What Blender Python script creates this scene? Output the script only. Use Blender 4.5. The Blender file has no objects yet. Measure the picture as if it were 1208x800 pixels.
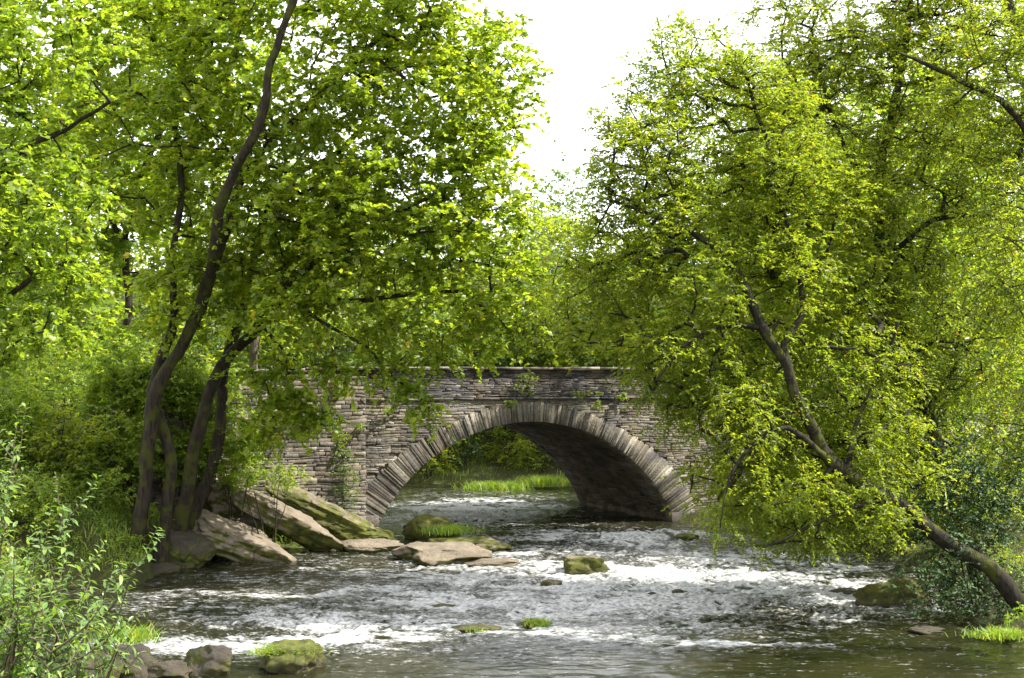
import bpy, math, random
import numpy as np
from mathutils import Vector
rng = np.random.default_rng(7); random.seed(7)
SC = bpy.context.scene; COL = SC.collection
# ------------------------------------------------------------------ camera
F = 1678.0; HC = 4.6; PIT = math.atan(45 / F)
cam = bpy.data.cameras.new('camera'); cam.lens = 50.0; cam.sensor_width = 36.0; cam.clip_end = 3000; cam.clip_start = 0.1
co = bpy.data.objects.new('camera', cam); COL.objects.link(co)
co.location = (0, 0, HC); co.rotation_euler = (math.pi / 2 + PIT, 0, 0); SC.camera = co
# ------------------------------------------------------------------ light
SUN_EL = math.radians(50); to_sun = np.array([0.99, -0.10, 0]); to_sun /= np.linalg.norm(to_sun)
to_sun = np.array([to_sun[0] * math.cos(SUN_EL), to_sun[1] * math.cos(SUN_EL), math.sin(SUN_EL)])
W = bpy.data.worlds.new('World'); SC.world = W; W.use_nodes = True
nt = W.node_tree; nt.nodes.clear()
o_ = nt.nodes.new('ShaderNodeOutputWorld'); bg = nt.nodes.new('ShaderNodeBackground'); bg.inputs[1].default_value = 0.15
sky = nt.nodes.new('ShaderNodeTexSky'); sky.sky_type = 'NISHITA'; sky.sun_disc = False
sky.sun_elevation = SUN_EL; sky.sun_rotation = math.atan2(to_sun[0], to_sun[1])
tc = nt.nodes.new('ShaderNodeTexCoord'); nz = nt.nodes.new('ShaderNodeTexNoise'); nz.inputs['Scale'].default_value = 2.2
nz.inputs['Detail'].default_value = 6
rp = nt.nodes.new('ShaderNodeValToRGB'); rp.color_ramp.elements[0].position = .36; rp.color_ramp.elements[1].position = .52
rp.color_ramp.elements[0].color = (.78, .78, .78, 1); rp.color_ramp.elements[1].color = (1, 1, 1, 1)
mx = nt.nodes.new('ShaderNodeMix'); mx.data_type = 'RGBA'; mx.inputs[7].default_value = (6.6, 6.7, 6.9, 1)
L = nt.links.new
L(tc.outputs['Generated'], nz.inputs['Vector']); L(nz.outputs[0], rp.inputs[0]); L(rp.outputs[0], mx.inputs[0])
L(sky.outputs[0], mx.inputs[6]); L(mx.outputs[2], bg.inputs[0]); L(bg.outputs[0], o_.inputs[0])
sl = bpy.data.lights.new('sun', 'SUN'); sl.energy = 5.0; sl.angle = math.radians(.6); sl.color = (1, .95, .84)
so = bpy.data.objects.new('sun', sl); COL.objects.link(so); so.location = (20, -20, 60)
so.rotation_euler = Vector(to_sun).to_track_quat('Z', 'Y').to_euler()
SC.view_settings.view_transform = 'Standard'; SC.view_settings.look = 'None'
SC.view_settings.gamma = 1; SC.view_settings.use_curve_mapping = False; SC.view_settings.exposure = 1.5
SC.render.engine = 'CYCLES'
cy = SC.cycles; cy.use_denoising = True; cy.denoiser = 'OPENIMAGEDENOISE'; cy.max_bounces = 6; cy.diffuse_bounces = 4
cy.glossy_bounces = 3; cy.transmission_bounces = 5; cy.transparent_max_bounces = 4; cy.caustics_reflective = False; cy.caustics_refractive = False
cy.sample_clamp_indirect = 6

# ------------------------------------------------------------------ helpers
def V(*a): return np.array(a, float)
def ray(px, py):
    x = (px - 604) / F; u = (400 - py) / F
    return V(x, math.cos(PIT) - u * math.sin(PIT), u * math.cos(PIT) + math.sin(PIT))
def P(px, py, D):
    r = ray(px, py); return V(0, 0, HC) + r * D / r[1]
def wl(y):
    s = np.clip((np.asarray(y, float) - 34) / 11, 0, 1); s = s * s * (3 - 2 * s)
    return -0.62 + 0.34 * s
def G(px, py, dz=0.0):
    r = ray(px, py); z = -0.5
    for _ in range(8):
        k = (z + dz - HC) / r[2]; y = r[1] * k; z = float(wl(y))
    return V(r[0] * k, y, z + dz)
def tag(o, label=None, cat=None, group=None, kind=None):
    for k, v in (('label', label), ('category', cat), ('group', group), ('kind', kind)):
        if v: o[k] = v
    return o
def empty(name, loc, label, cat, group=None):
    o = bpy.data.objects.new(name, None); COL.objects.link(o); o.location = [float(c) for c in loc]
    return tag(o, label, cat, group)
def mesh_np(name, verts, faces, mat, parent=None, rnd=None, smooth=False, attrs=None):
    """faces: (n,k) int array, or list of such arrays"""
    verts = np.asarray(verts, np.float32)
    if not isinstance(faces, (list, tuple)): faces = [faces]
    faces = [np.asarray(f, np.int32) for f in faces if len(f)]
    me = bpy.data.meshes.new(name)
    me.vertices.add(len(verts)); me.vertices.foreach_set('co', verts.ravel())
    idx = np.concatenate([f.ravel() for f in faces]); tot = np.concatenate([np.full(len(f), f.shape[1], np.int32) for f in faces])
    st = np.concatenate([[0], np.cumsum(tot)[:-1]]).astype(np.int32)
    me.loops.add(len(idx)); me.loops.foreach_set('vertex_index', idx)
    me.polygons.add(len(tot)); me.polygons.foreach_set('loop_start', st); me.polygons.foreach_set('loop_total', tot)
    if smooth: me.polygons.foreach_set('use_smooth', np.ones(len(tot), bool))
    if rnd is not None:
        a = me.attributes.new('rnd', 'FLOAT', 'POINT'); a.data.foreach_set('value', np.asarray(rnd, np.float32))
    for k, v in (attrs or {}).items():
        a = me.attributes.new(k, 'FLOAT', 'POINT'); a.data.foreach_set('value', np.asarray(v, np.float32))
    me.update(calc_edges=True); me.materials.append(mat)
    o = bpy.data.objects.new(name, me); COL.objects.link(o)
    if parent is not None:
        o.parent = parent
        off = np.array(parent.location, np.float32)
        pp = parent
        while pp.parent is not None: pp = pp.parent; off = off + np.array(pp.location, np.float32)
        me.vertices.foreach_set('co', (verts - off).ravel()); me.update()
    return o
# gradient noise
_pr = np.random.default_rng(3); _PERM = _pr.permutation(256); _PERM = np.concatenate([_PERM, _PERM, _PERM])
_GR = _pr.normal(size=(256, 3)); _GR /= np.linalg.norm(_GR, axis=1)[:, None]
def noise(p):
    p = np.asarray(p, float); i = np.floor(p).astype(int); f = p - i; u = f * f * f * (f * (f * 6 - 15) + 10); i &= 255
    out = 0
    for dx in (0, 1):
        for dy in (0, 1):
            for dz in (0, 1):
                h = _PERM[_PERM[_PERM[i[..., 0] + dx] + i[..., 1] + dy] + i[..., 2] + dz]
                g = _GR[h]; d = f - np.array([dx, dy, dz])
                w = (u[..., 0] if dx else 1 - u[..., 0]) * (u[..., 1] if dy else 1 - u[..., 1]) * (u[..., 2] if dz else 1 - u[..., 2])
                out = out + w * (g * d).sum(-1)
    return out * 1.5
def fbm(p, o=4, g=.5, l=2.03):
    s = 0; a = 1
    for k in range(o): s = s + a * noise(p * l ** k + 17.3 * k); a *= g
    return s
def n2(x, y, z=0.0): return np.stack([x, y, np.full_like(x, z) if np.isscalar(z) else z], -1)
def sst(e0, e1, x):
    t = np.clip((x - e0) / (e1 - e0), 0, 1); return t * t * (3 - 2 * t)

# ------------------------------------------------------------------ materials
def newmat(name):
    m = bpy.data.materials.new(name); m.use_nodes = True; m.node_tree.nodes.clear(); return m, m.node_tree
def ramp(t, stops, fac=None):
    r = t.nodes.new('ShaderNodeValToRGB'); e = r.color_ramp.elements
    while len(e) < len(stops): e.new(.5)
    for k, (p_, c_) in enumerate(stops):
        e[k].position = p_; e[k].color = (*c_, 1) if len(c_) == 3 else c_
    if fac is not None: t.links.new(fac, r.inputs[0])
    return r
def nnoise(t, scale, detail=4, vec=None, rough=.55, stretch=None):
    n = t.nodes.new('ShaderNodeTexNoise'); n.inputs['Scale'].default_value = scale; n.inputs['Detail'].default_value = detail
    n.inputs['Roughness'].default_value = rough
    g = t.nodes.new('ShaderNodeNewGeometry')
    src = vec or g.outputs['Position']
    if stretch:
        m = t.nodes.new('ShaderNodeMapping'); m.inputs['Scale'].default_value = stretch[:3]
        if len(stretch) > 3: m.inputs['Rotation'].default_value = (0, 0, stretch[3])
        t.links.new(src, m.inputs[0]); src = m.outputs[0]
    t.links.new(src, n.inputs['Vector']); return n
def attr(t, name):
    a = t.nodes.new('ShaderNodeAttribute'); a.attribute_name = name; return a.outputs['Fac']
def mixc(t, f, a, b, mode='MIX'):
    m = t.nodes.new('ShaderNodeMix'); m.data_type = 'RGBA'; m.blend_type = mode
    for i, v in ((0, f), (6, a), (7, b)):
        if isinstance(v, (int, float)): m.inputs[i].default_value = v
        elif isinstance(v, tuple): m.inputs[i].default_value = (*v, 1)
        else: t.links.new(v, m.inputs[i])
    return m.outputs[2]
def mth(t, op, a, b=0.0, c=None, clamp=False):
    m = t.nodes.new('ShaderNodeMath'); m.operation = op; m.use_clamp = clamp
    for i, v in ((0, a), (1, b), (2, c)):
        if v is None: continue
        if isinstance(v, (int, float)): m.inputs[i].default_value = v
        else: t.links.new(v, m.inputs[i])
    return m.outputs[0]
def finish(t, col, rough=.8, bump=None, bstr=.5, bdist=.02, spec=.5):
    p = t.nodes.new('ShaderNodeBsdfPrincipled'); o = t.nodes.new('ShaderNodeOutputMaterial')
    t.links.new(col, p.inputs['Base Color'])
    if isinstance(rough, (int, float)): p.inputs['Roughness'].default_value = rough
    else: t.links.new(rough, p.inputs['Roughness'])
    p.inputs['Specular IOR Level'].default_value = spec
    if bump is not None:
        b = t.nodes.new('ShaderNodeBump'); b.inputs['Strength'].default_value = bstr; b.inputs['Distance'].default_value = bdist
        t.links.new(bump, b.inputs['Height']); t.links.new(b.outputs[0], p.inputs['Normal'])
    t.links.new(p.outputs[0], o.inputs[0]); return p
def leaf_mat(name, stops, trans=.45, gloss=.38, tcol=(2.1, 2.0, .7), clump=.6):
    m, t = newmat(name)
    r = ramp(t, stops, attr(t, 'rnd'))
    nn = nnoise(t, clump, 3); v = ramp(t, [(.3, (.72, .78, .8)), (.7, (1.25, 1.18, 1.0))], nn.outputs[0])
    c = mixc(t, 1.0, r.outputs[0], v.outputs[0], 'MULTIPLY')
    p = t.nodes.new('ShaderNodeBsdfPrincipled'); t.links.new(c, p.inputs['Base Color']); p.inputs['Roughness'].default_value = gloss
    p.inputs['Specular IOR Level'].default_value = .55
    tr = t.nodes.new('ShaderNodeBsdfTranslucent'); tc_ = mixc(t, 1.0, c, tcol, 'MULTIPLY'); t.links.new(tc_, tr.inputs[0])
    ms = t.nodes.new('ShaderNodeMixShader'); ms.inputs[0].default_value = trans
    o = t.nodes.new('ShaderNodeOutputMaterial'); t.links.new(p.outputs[0], ms.inputs[1]); t.links.new(tr.outputs[0], ms.inputs[2]); t.links.new(ms.outputs[0], o.inputs[0])
    return m
M = {}
M['leaf_syc'] = leaf_mat('sycamore_leaf', [(0, (.085, .14, .014)), (.5, (.175, .245, .024)), (.88, (.26, .33, .040)), (1, (.38, .30, .04))], trans=.58)
M['leaf_oak'] = leaf_mat('oak_leaf', [(0, (.085, .145, .018)), (.5, (.165, .24, .028)), (.9, (.24, .32, .045)), (1, (.32, .30, .05))], trans=.56)
M['leaf_wil'] = leaf_mat('willow_leaf', [(0, (.075, .115, .013)), (.5, (.145, .195, .021)), (.9, (.20, .24, .028)), (.99, (.24, .23, .02)), (1, (.34, .20, .02))], trans=.62, gloss=.45)
M['leaf_ivy'] = leaf_mat('ivy_leaf', [(0, (.012, .034, .008)), (.7, (.028, .065, .012)), (1, (.06, .12, .02))], trans=.1, gloss=.75)
M['leaf_bush'] = leaf_mat('bush_leaf', [(0, (.09, .15, .02)), (.6, (.18, .265, .034)), (.9, (.27, .33, .045)), (1, (.38, .27, .03))], trans=.45)
M['leaf_sap'] = leaf_mat('sallow_leaf', [(0, (.07, .14, .03)), (.6, (.12, .21, .04)), (1, (.20, .28, .06))], trans=.38, gloss=.36)
M['leaf_far'] = leaf_mat('far_leaf', [(0, (.055, .10, .025)), (.6, (.10, .16, .035)), (1, (.17, .21, .05))], trans=.4, gloss=.55, clump=.25)
M['grass'] = leaf_mat('grass_blade', [(0, (.07, .15, .015)), (.6, (.15, .25, .025)), (1, (.32, .34, .06))], trans=.4, gloss=.5)
def bark_mat(name, c0, c1, moss, mossamt):
    m, t = newmat(name)
    a = nnoise(t, 9, 6, stretch=(1.6, 1.6, .3)); b = nnoise(t, 3.0, 5)
    c = ramp(t, [(.3, c0), (.7, c1)], a.outputs[0])
    f = ramp(t, [(.62 - mossamt, (0, 0, 0)), (.74 - mossamt, (1, 1, 1))], b.outputs[0])
    col = mixc(t, f.outputs[0], c.outputs[0], moss); fb = nnoise(t, 60, 3)
    finish(t, col, .9, mth(t, 'ADD', a.outputs[0], mth(t, 'MULTIPLY', fb.outputs[0], .3)), .9, .05, .2); return m
M['bark'] = bark_mat('mossy_bark', (.010, .008, .006), (.045, .035, .024), (.045, .05, .008), .12)
M['bark_pale'] = bark_mat('pale_bark', (.05, .042, .03), (.14, .12, .09), (.07, .085, .015), .10)
M['bark_dark'] = bark_mat('dark_bark', (.008, .007, .005), (.030, .025, .017), (.045, .05, .008), .13)
m, t = newmat('twig'); a = nnoise(t, 12); finish(t, ramp(t, [(.3, (.04, .028, .015)), (.7, (.10, .075, .035))], a.outputs[0]).outputs[0], .7); M['twig'] = m

def stone_mat(name, stops, lichen=.5, moss=.3, wet=0.0):
    m, t = newmat(name)
    r = ramp(t, stops, attr(t, 'rnd'))
    a = nnoise(t, 14, 8, rough=.65); v = ramp(t, [(.28, (.55, .55, .56)), (.75, (1.35, 1.32, 1.25))], a.outputs[0])
    c = mixc(t, 1.0, r.outputs[0], v.outputs[0], 'MULTIPLY')
    l = nnoise(t, 3.2, 8, rough=.75); lf = ramp(t, [(.60, (0, 0, 0)), (.68, (1, 1, 1))], l.outputs[0])
    c = mixc(t, mth(t, 'MULTIPLY', lf.outputs[0], lichen), c, (.52, .52, .47))
    o = nnoise(t, 1.1, 6, rough=.65); of = ramp(t, [(.42, (0, 0, 0)), (.62, (1, 1, 1))], o.outputs[0])
    c = mixc(t, mth(t, 'MULTIPLY', of.outputs[0], .38), c, (.17, .125, .075))
    dk = nnoise(t, .9, 7, rough=.7); df = ramp(t, [(.38, (.40, .39, .42)), (.58, (1.15, 1.12, 1.06))], dk.outputs[0]); c = mixc(t, .9, c, df.outputs[0], 'MULTIPLY')
    g = nnoise(t, 1.7, 7, rough=.7); gf = ramp(t, [(.56, (0, 0, 0)), (.68, (1, 1, 1))], g.outputs[0])
    c = mixc(t, mth(t, 'MULTIPLY', gf.outputs[0], moss), c, (.10, .11, .02))
    finish(t, c, .85, a.outputs[0], .8, .03, .35); return m
M['slate'] = stone_mat('slate_rubble', [(0, (.085, .078, .074)), (.25, (.14, .128, .115)), (.5, (.20, .18, .155)), (.7, (.15, .145, .15)), (.85, (.25, .225, .185)), (1, (.40, .38, .34))], .5, .4)
M['slate_dark'] = stone_mat('parapet_slate', [(0, (.035, .034, .040)), (.4, (.075, .07, .08)), (.75, (.13, .12, .125)), (1, (.30, .29, .28))], .7, .25)
M['vouss'] = stone_mat('ring_slate', [(0, (.06, .058, .06)), (.3, (.12, .115, .112)), (.55, (.18, .168, .15)), (.8, (.23, .21, .18)), (1, (.40, .38, .35))], .4, .2)
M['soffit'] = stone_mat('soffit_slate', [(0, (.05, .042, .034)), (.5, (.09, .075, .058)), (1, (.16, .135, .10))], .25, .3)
M['coping'] = stone_mat('coping_slate', [(0, (.09, .082, .07)), (1, (.22, .20, .17))], .4, .5)
m, t = newmat('mortar'); a = nnoise(t, 6, 6); finish(t, ramp(t, [(.3, (.07, .064, .056)), (.7, (.14, .128, .11))], a.outputs[0]).outputs[0], .95, a.outputs[0], .6, .05); M['mortar'] = m

def rock_mat(name, mossamt, base=((.11, .09, .068), (.235, .195, .15)), sides=True):
    m, t = newmat(name)
    a = nnoise(t, 1.6, 9, rough=.68); b = nnoise(t, 18, 8, rough=.7)
    c = ramp(t, [(.3, base[0]), (.7, base[1])], a.outputs[0])
    v = ramp(t, [(.3, (.6, .6, .6)), (.7, (1.25, 1.22, 1.15))], b.outputs[0])
    c = mixc(t, 1.0, c.outputs[0], v.outputs[0], 'MULTIPLY')
    g = t.nodes.new('ShaderNodeNewGeometry'); sx = t.nodes.new('ShaderNodeSeparateXYZ'); t.links.new(g.outputs['Normal'], sx.inputs[0])
    n = nnoise(t, 2.1, 7, rough=.7)
    if sides: k = mth(t, 'MULTIPLY_ADD', sx.outputs[2], -.26, .17)
    else: k = mth(t, 'MULTIPLY_ADD', sx.outputs[2], .25, 0.0)
    k = mth(t, 'ADD', k, n.outputs[0]); k = ramp(t, [(.60 - mossamt * .8, (0, 0, 0)), (.74 - mossamt * .8, (1, 1, 1))], k)
    mc = ramp(t, [(.3, (.022, .030, .005)), (.55, (.08, .086, .010)), (.8, (.15, .14, .015))], nnoise(t, 5, 5).outputs[0])
    c = mixc(t, k.outputs[0], c, mc.outputs[0])
    # wet dark band above the water line
    sp = t.nodes.new('ShaderNodeSeparateXYZ'); t.links.new(g.outputs['Position'], sp.inputs[0])
    w = mth(t, 'ADD', sp.outputs[2], mth(t, 'MULTIPLY', b.outputs[0], .12)); wf = ramp(t, [(.0, (1, 1, 1)), (1, (0, 0, 0))], mth(t, 'MULTIPLY_ADD', w, 4.0, 2.0, True))
    c = mixc(t, mth(t, 'MULTIPLY', wf.outputs[0], .6), c, (.05, .04, .025))
    fz = nnoise(t, 55, 4)
    finish(t, c, .82, mth(t, 'ADD', b.outputs[0], mth(t, 'MULTIPLY', fz.outputs[0], .5)), .9, .05, .35); return m
M['rock'] = rock_mat('bare_rock', .0); M['rock_moss'] = rock_mat('mossy_rock', .26, sides=True); M['rock_green'] = rock_mat('green_rock', .42, sides=False)
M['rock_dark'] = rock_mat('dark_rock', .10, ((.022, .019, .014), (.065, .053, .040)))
m, t = newmat('soil_turf'); a = nnoise(t, 1.1, 8, rough=.7); b = nnoise(t, 12, 6)
c = ramp(t, [(.32, (.03, .022, .013)), (.5, (.04, .045, .012)), (.7, (.07, .09, .014))], a.outputs[0])
finish(t, mixc(t, .5, c.outputs[0], b.outputs[0], 'OVERLAY'), .95, b.outputs[0], .9, .08, .2); M['soil'] = m
m, t = newmat('road_tarmac'); b = nnoise(t, 30, 5); finish(t, ramp(t, [(.3, (.04, .04, .04)), (.7, (.07, .07, .068))], b.outputs[0]).outputs[0], .9, b.outputs[0], .4, .02); M['road'] = m

# ------------------------------------------------------------------ bridge frame
TH = math.radians(24); BT = V(math.cos(TH), math.sin(TH), 0); BN = V(-math.sin(TH), math.cos(TH), 0)
BO = V(.657, 46, 0); BW = 7.0; CZ = -2.72; CU = -.05; RI = 5.9
def B(u, w, z):
    u = np.asarray(u, float); w = np.asarray(w, float); z = np.asarray(z, float)
    return np.stack([BO[0] + u * BT[0] + w * BN[0], BO[1] + u * BT[1] + w * BN[1], z + 0 * u + 0 * w], -1)

# ------------------------------------------------------------------ terrain
def pxy(lst): return [tuple(G(a, b)[:2]) for a, b in lst]
Ls = [(-60, 22), (-16, 24), (-13.8, 29), (-14.2, 33)] + pxy([(60, 692), (120, 692), (150, 694), (190, 676), (222, 650), (300, 646), (395, 646), (436, 632)])
up = [tuple(B(-5.35, 0, 0)[:2]), tuple(B(-5.35, 7.4, 0)[:2]), (-14, 60), (-30, 66), (-60, 72), (-60, 84), (-24, 78)] + \
     [tuple(G(a, b)[:2]) for a, b in [(480, 569), (560, 573), (600, 571), (668, 573), (690, 577)]] + [(8, 62), tuple(B(5.4, 7.3, 0)[:2]), tuple(B(5.4, 0, 0)[:2])]
Rs = pxy([(900, 632), (990, 646), (1060, 662), (1150, 690), (1185, 720), (1170, 752), (1208, 764), (1300, 772)]) + [(60, 26), (60, -6), (-60, -6)]
POLY = np.array(Ls + up + Rs)
def river_sd(x, y):
    d = np.full(x.shape, 1e9); ins = np.zeros(x.shape, bool); n = len(POLY)
    for i in range(n):
        a = POLY[i]; b = POLY[(i + 1) % n]; e = b - a
        t = np.clip(((x - a[0]) * e[0] + (y - a[1]) * e[1]) / (e @ e + 1e-9), 0, 1)
        d = np.minimum(d, np.hypot(x - a[0] - t * e[0], y - a[1] - t * e[1]))
        c = (a[1] > y) != (b[1] > y)
        with np.errstate(divide='ignore', invalid='ignore'): xi = a[0] + (y - a[1]) / (b[1] - a[1]) * e[0]
        ins ^= c & (x < xi)
    return np.where(ins, -d, d)
def th(x, y):
    x = np.asarray(x, float); y = np.asarray(y, float)
    d = river_sd(x, y); n = fbm(n2(x * .35, y * .35, 2.0), 4); nf = fbm(n2(x * 1.3, y * 1.3, 5.0), 3)
    w = wl(y)
    up_ = .16 * sst(0, .5, d) + np.minimum(.27 * np.maximum(d, 0), 2.6) + .03 * np.maximum(d - 12, 0) + (n * .35 + nf * .10) * sst(.2, 2.5, d)
    far = .12 * np.maximum(d - 30, 0) * sst(60, 110, y); far = np.minimum(far, 16)
    dn = -np.minimum(.5 * -d, .9) + nf * .08
    h = w + np.where(d > 0, up_ + far, dn)
    u = (x - BO[0]) * BT[0] + (y - BO[1]) * BT[1]; v = (x - BO[0]) * BN[0] + (y - BO[1]) * BN[1]
    # keep low in front of the wall, and raise the approach road behind the ends
    lo = sst(-14, -12, u) * sst(1.5, -.6, v) * sst(-7, -2, v)
    h = np.where((d > 0), h - lo * np.maximum(h - 1.0 - .08 * (-u - 6).clip(0, 8), 0) * 1.0, h)
    inside = sst(-.2, .6, v) * sst(7.2, 6.4, v) * (sst(-5.9, -6.4, u) + sst(5.9, 6.4, u))
    h = np.where(d > 0, h * (1 - inside) + 3.6 * inside * (sst(11, 14, np.abs(u))) + inside * (1 - sst(11, 14, np.abs(u))) * np.minimum(h, 1.0), h)
    emb = np.minimum(3.75 - .42 * np.maximum(-v, 0) + nf * .12, 4.2); emb = emb - 9 * (1 - sst(-11.5, -13.6, u)) ; h = np.where((d > 0) & (v < 12), np.maximum(h, np.minimum(emb, w + .3 + .75 * d)), h)
    near = sst(16, 6, y) * sst(-4.5, -6.5, x)   # near left bank beside the viewpoint
    h = np.maximum(h, w - .9 + near * 1.9)
    return h
def axis(segs):
    out = []
    for a, b, s in segs: out.append(np.arange(a, b, s))
    return np.concatenate(out)
gx = axis([(-420, -60, 20), (-60, -24, 2), (-24, 26, .25), (26, 60, 2), (60, 440, 20)])
gy = axis([(-60, 10, 2.5), (10, 24, .6), (24, 72, .25), (72, 130, 1.5), (130, 700, 20)])
X, Y = np.meshgrid(gx, gy); Z = th(X, Y)
def grid_faces(ny, nx):
    i = np.arange(ny * nx).reshape(ny, nx)
    return np.stack([i[:-1, :-1].ravel(), i[:-1, 1:].ravel(), i[1:, 1:].ravel(), i[1:, :-1].ravel()], 1)
g = mesh_np('ground', np.stack([X, Y, Z], -1).reshape(-1, 3), grid_faces(*X.shape), M['soil'], smooth=True)
tag(g, 'grassy earth riverbanks and river bed', 'ground', kind='structure')

# ------------------------------------------------------------------ water
wx = axis([(-62, -16, 1.0), (-16, 15, .055), (15, 62, 1.0)]); wy = axis([(-8, 22, .5), (22, 36, .05), (36, 50, .08), (50, 80, .2), (80, 90, 1)])
X, Y = np.meshgrid(wx, wy)
def blob(px, py, rx, ry, s=1.0):
    c = G(px, py); a = rx * c[1] / F; b = ry * c[1] ** 2 / (F * 5.1)
    # flow-aligned, sheared a little like the current
    return s * np.exp(-(((X - c[0]) / a) ** 2 + ((Y - c[1]) / b) ** 2))
foam_sheen = sum(blob(*b) for b in [(745, 634, 75, 7, 1.5), (640, 634, 60, 5, .55), (900, 690, 150, 22, 1.15), (780, 690, 120, 22, .8), (1040, 705, 80, 14, .7),
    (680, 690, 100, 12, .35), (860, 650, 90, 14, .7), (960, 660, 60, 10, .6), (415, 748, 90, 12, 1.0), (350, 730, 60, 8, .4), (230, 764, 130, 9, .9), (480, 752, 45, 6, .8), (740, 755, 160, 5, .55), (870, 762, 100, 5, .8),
    (560, 720, 140, 22, .42), (300, 700, 120, 12, .28), (560, 600, 80, 9, .42), (610, 612, 50, 6, .45), (510, 615, 40, 5, .3), (655, 740, 60, 8, .5), (960, 735, 90, 7, .35), (690, 676, 45, 5, .8), (600, 655, 60, 6, .4), (1050, 716, 60, 6, .6), (560, 690, 280, 45, .68), (300, 715, 200, 25, .22), (760, 720, 200, 25, .35), (570, 600, 120, 20, .85)])  # real foam, plus broad mid-river blobs painting silvery sky sheen into the colour
rough_w = .28 + sum(blob(*b) for b in [(820, 690, 260, 40, .9), (745, 634, 90, 10, 1.0), (350, 735, 180, 28, .8), (560, 700, 160, 30, .4), (560, 602, 130, 22, .8), (960, 720, 120, 16, .7)])
calm = sum(blob(*b) for b in [(900, 795, 420, 18, 1.0), (270, 665, 70, 14, .6)]); rough_w = np.clip(rough_w * (1 - .8 * np.clip(calm, 0, 1)), .06, 1.5)
wz = wl(Y)
wp = fbm(n2(X * .6, Y * .45, 1.0), 2)
n1 = fbm(n2(X * .95 + wp, Y * 2.0 + wp * .8, 0.0), 4, .52)
n3 = fbm(n2(X * 3.2 + wp * 2, Y * 5.2 + wp, 9.0), 4, .55)
ridge = 1 - np.abs(fbm(n2(X * 1.5 + wp * 1.5, Y * 3.0 - wp, 4.0), 3)) * 2
amp = .075 * rough_w; bigf = sst(50, 62, Y)
Z = wz + amp * (n1 * .95 + ridge * .45) + .055 * rough_w * n3 * (1 - .7 * bigf)
cst = G(745, 636); Z += .20 * np.exp(-((Y - cst[1] - .35 * np.sin(X * 1.4) - .25 * (X - cst[0])) / .45) ** 2) * np.exp(-((X - cst[0]) / 2.6) ** 2)
sw = np.clip(calm, 0, 1) * (.010 * np.sin((Y - .12 * X + 1.3 * wp) * 5.2) + .030 * fbm(n2(X * .8 + wp, Y * 3.2, 6.0), 3)); Z += sw
fo = np.clip(foam_sheen, 0, 1.6) * (.55 + .8 * np.clip(ridge, -1, 1)) + .25 * np.clip(foam_sheen, 0, 1) * n3 * 1.6
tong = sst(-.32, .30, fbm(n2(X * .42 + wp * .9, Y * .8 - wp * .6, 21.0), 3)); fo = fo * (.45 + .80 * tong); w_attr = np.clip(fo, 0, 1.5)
m, t = newmat('river_water')
fa = attr(t, 'foam_sheen')
s1 = nnoise(t, 1.0, 7, rough=.72, stretch=(2.1, 6.8, 3.0)); s2 = nnoise(t, 1.0, 5, rough=.7, stretch=(17, 26, 17)); s3 = nnoise(t, 1.0, 4, rough=.6, stretch=(6, 11, 6))
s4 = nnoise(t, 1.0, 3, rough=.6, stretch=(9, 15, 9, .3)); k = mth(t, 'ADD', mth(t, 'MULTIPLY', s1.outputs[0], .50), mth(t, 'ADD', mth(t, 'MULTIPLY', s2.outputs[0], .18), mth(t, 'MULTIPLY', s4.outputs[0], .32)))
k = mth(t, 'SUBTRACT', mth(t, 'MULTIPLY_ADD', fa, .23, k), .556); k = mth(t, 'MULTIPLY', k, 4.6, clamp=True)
p = t.nodes.new('ShaderNodeBsdfPrincipled')
wc = ramp(t, [(.3, (.007, .0085, .003)), (.7, (.018, .017, .007))], nnoise(t, .5, 3).outputs[0])
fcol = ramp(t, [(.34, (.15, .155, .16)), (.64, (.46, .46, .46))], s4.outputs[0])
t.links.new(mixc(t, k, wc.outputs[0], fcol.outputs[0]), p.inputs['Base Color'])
t.links.new(mth(t, 'MULTIPLY_ADD', k, .5, .07), p.inputs['Roughness']); p.inputs['IOR'].default_value = 1.34
b = t.nodes.new('ShaderNodeBump'); b.inputs['Strength'].default_value = .75; b.inputs['Distance'].default_value = .03
rw = attr(t, 'rw')
t.links.new(mth(t, 'MULTIPLY', rw, mth(t, 'ADD', s3.outputs[0], mth(t, 'MULTIPLY', s2.outputs[0], .45))), b.inputs['Height']); t.links.new(b.outputs[0], p.inputs['Normal'])
o = t.nodes.new('ShaderNodeOutputMaterial'); t.links.new(p.outputs[0], o.inputs[0]); M['water'] = m
wo = mesh_np('water', np.stack([X, Y, Z], -1).reshape(-1, 3), grid_faces(*X.shape), m, smooth=True, attrs={'foam_sheen': w_attr.ravel(), 'rw': (.16 + 1.0 * np.clip(rough_w, 0, 1.2)).ravel()})
tag(wo, 'river with white rapids flowing under the bridge', 'river', kind='structure')

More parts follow.
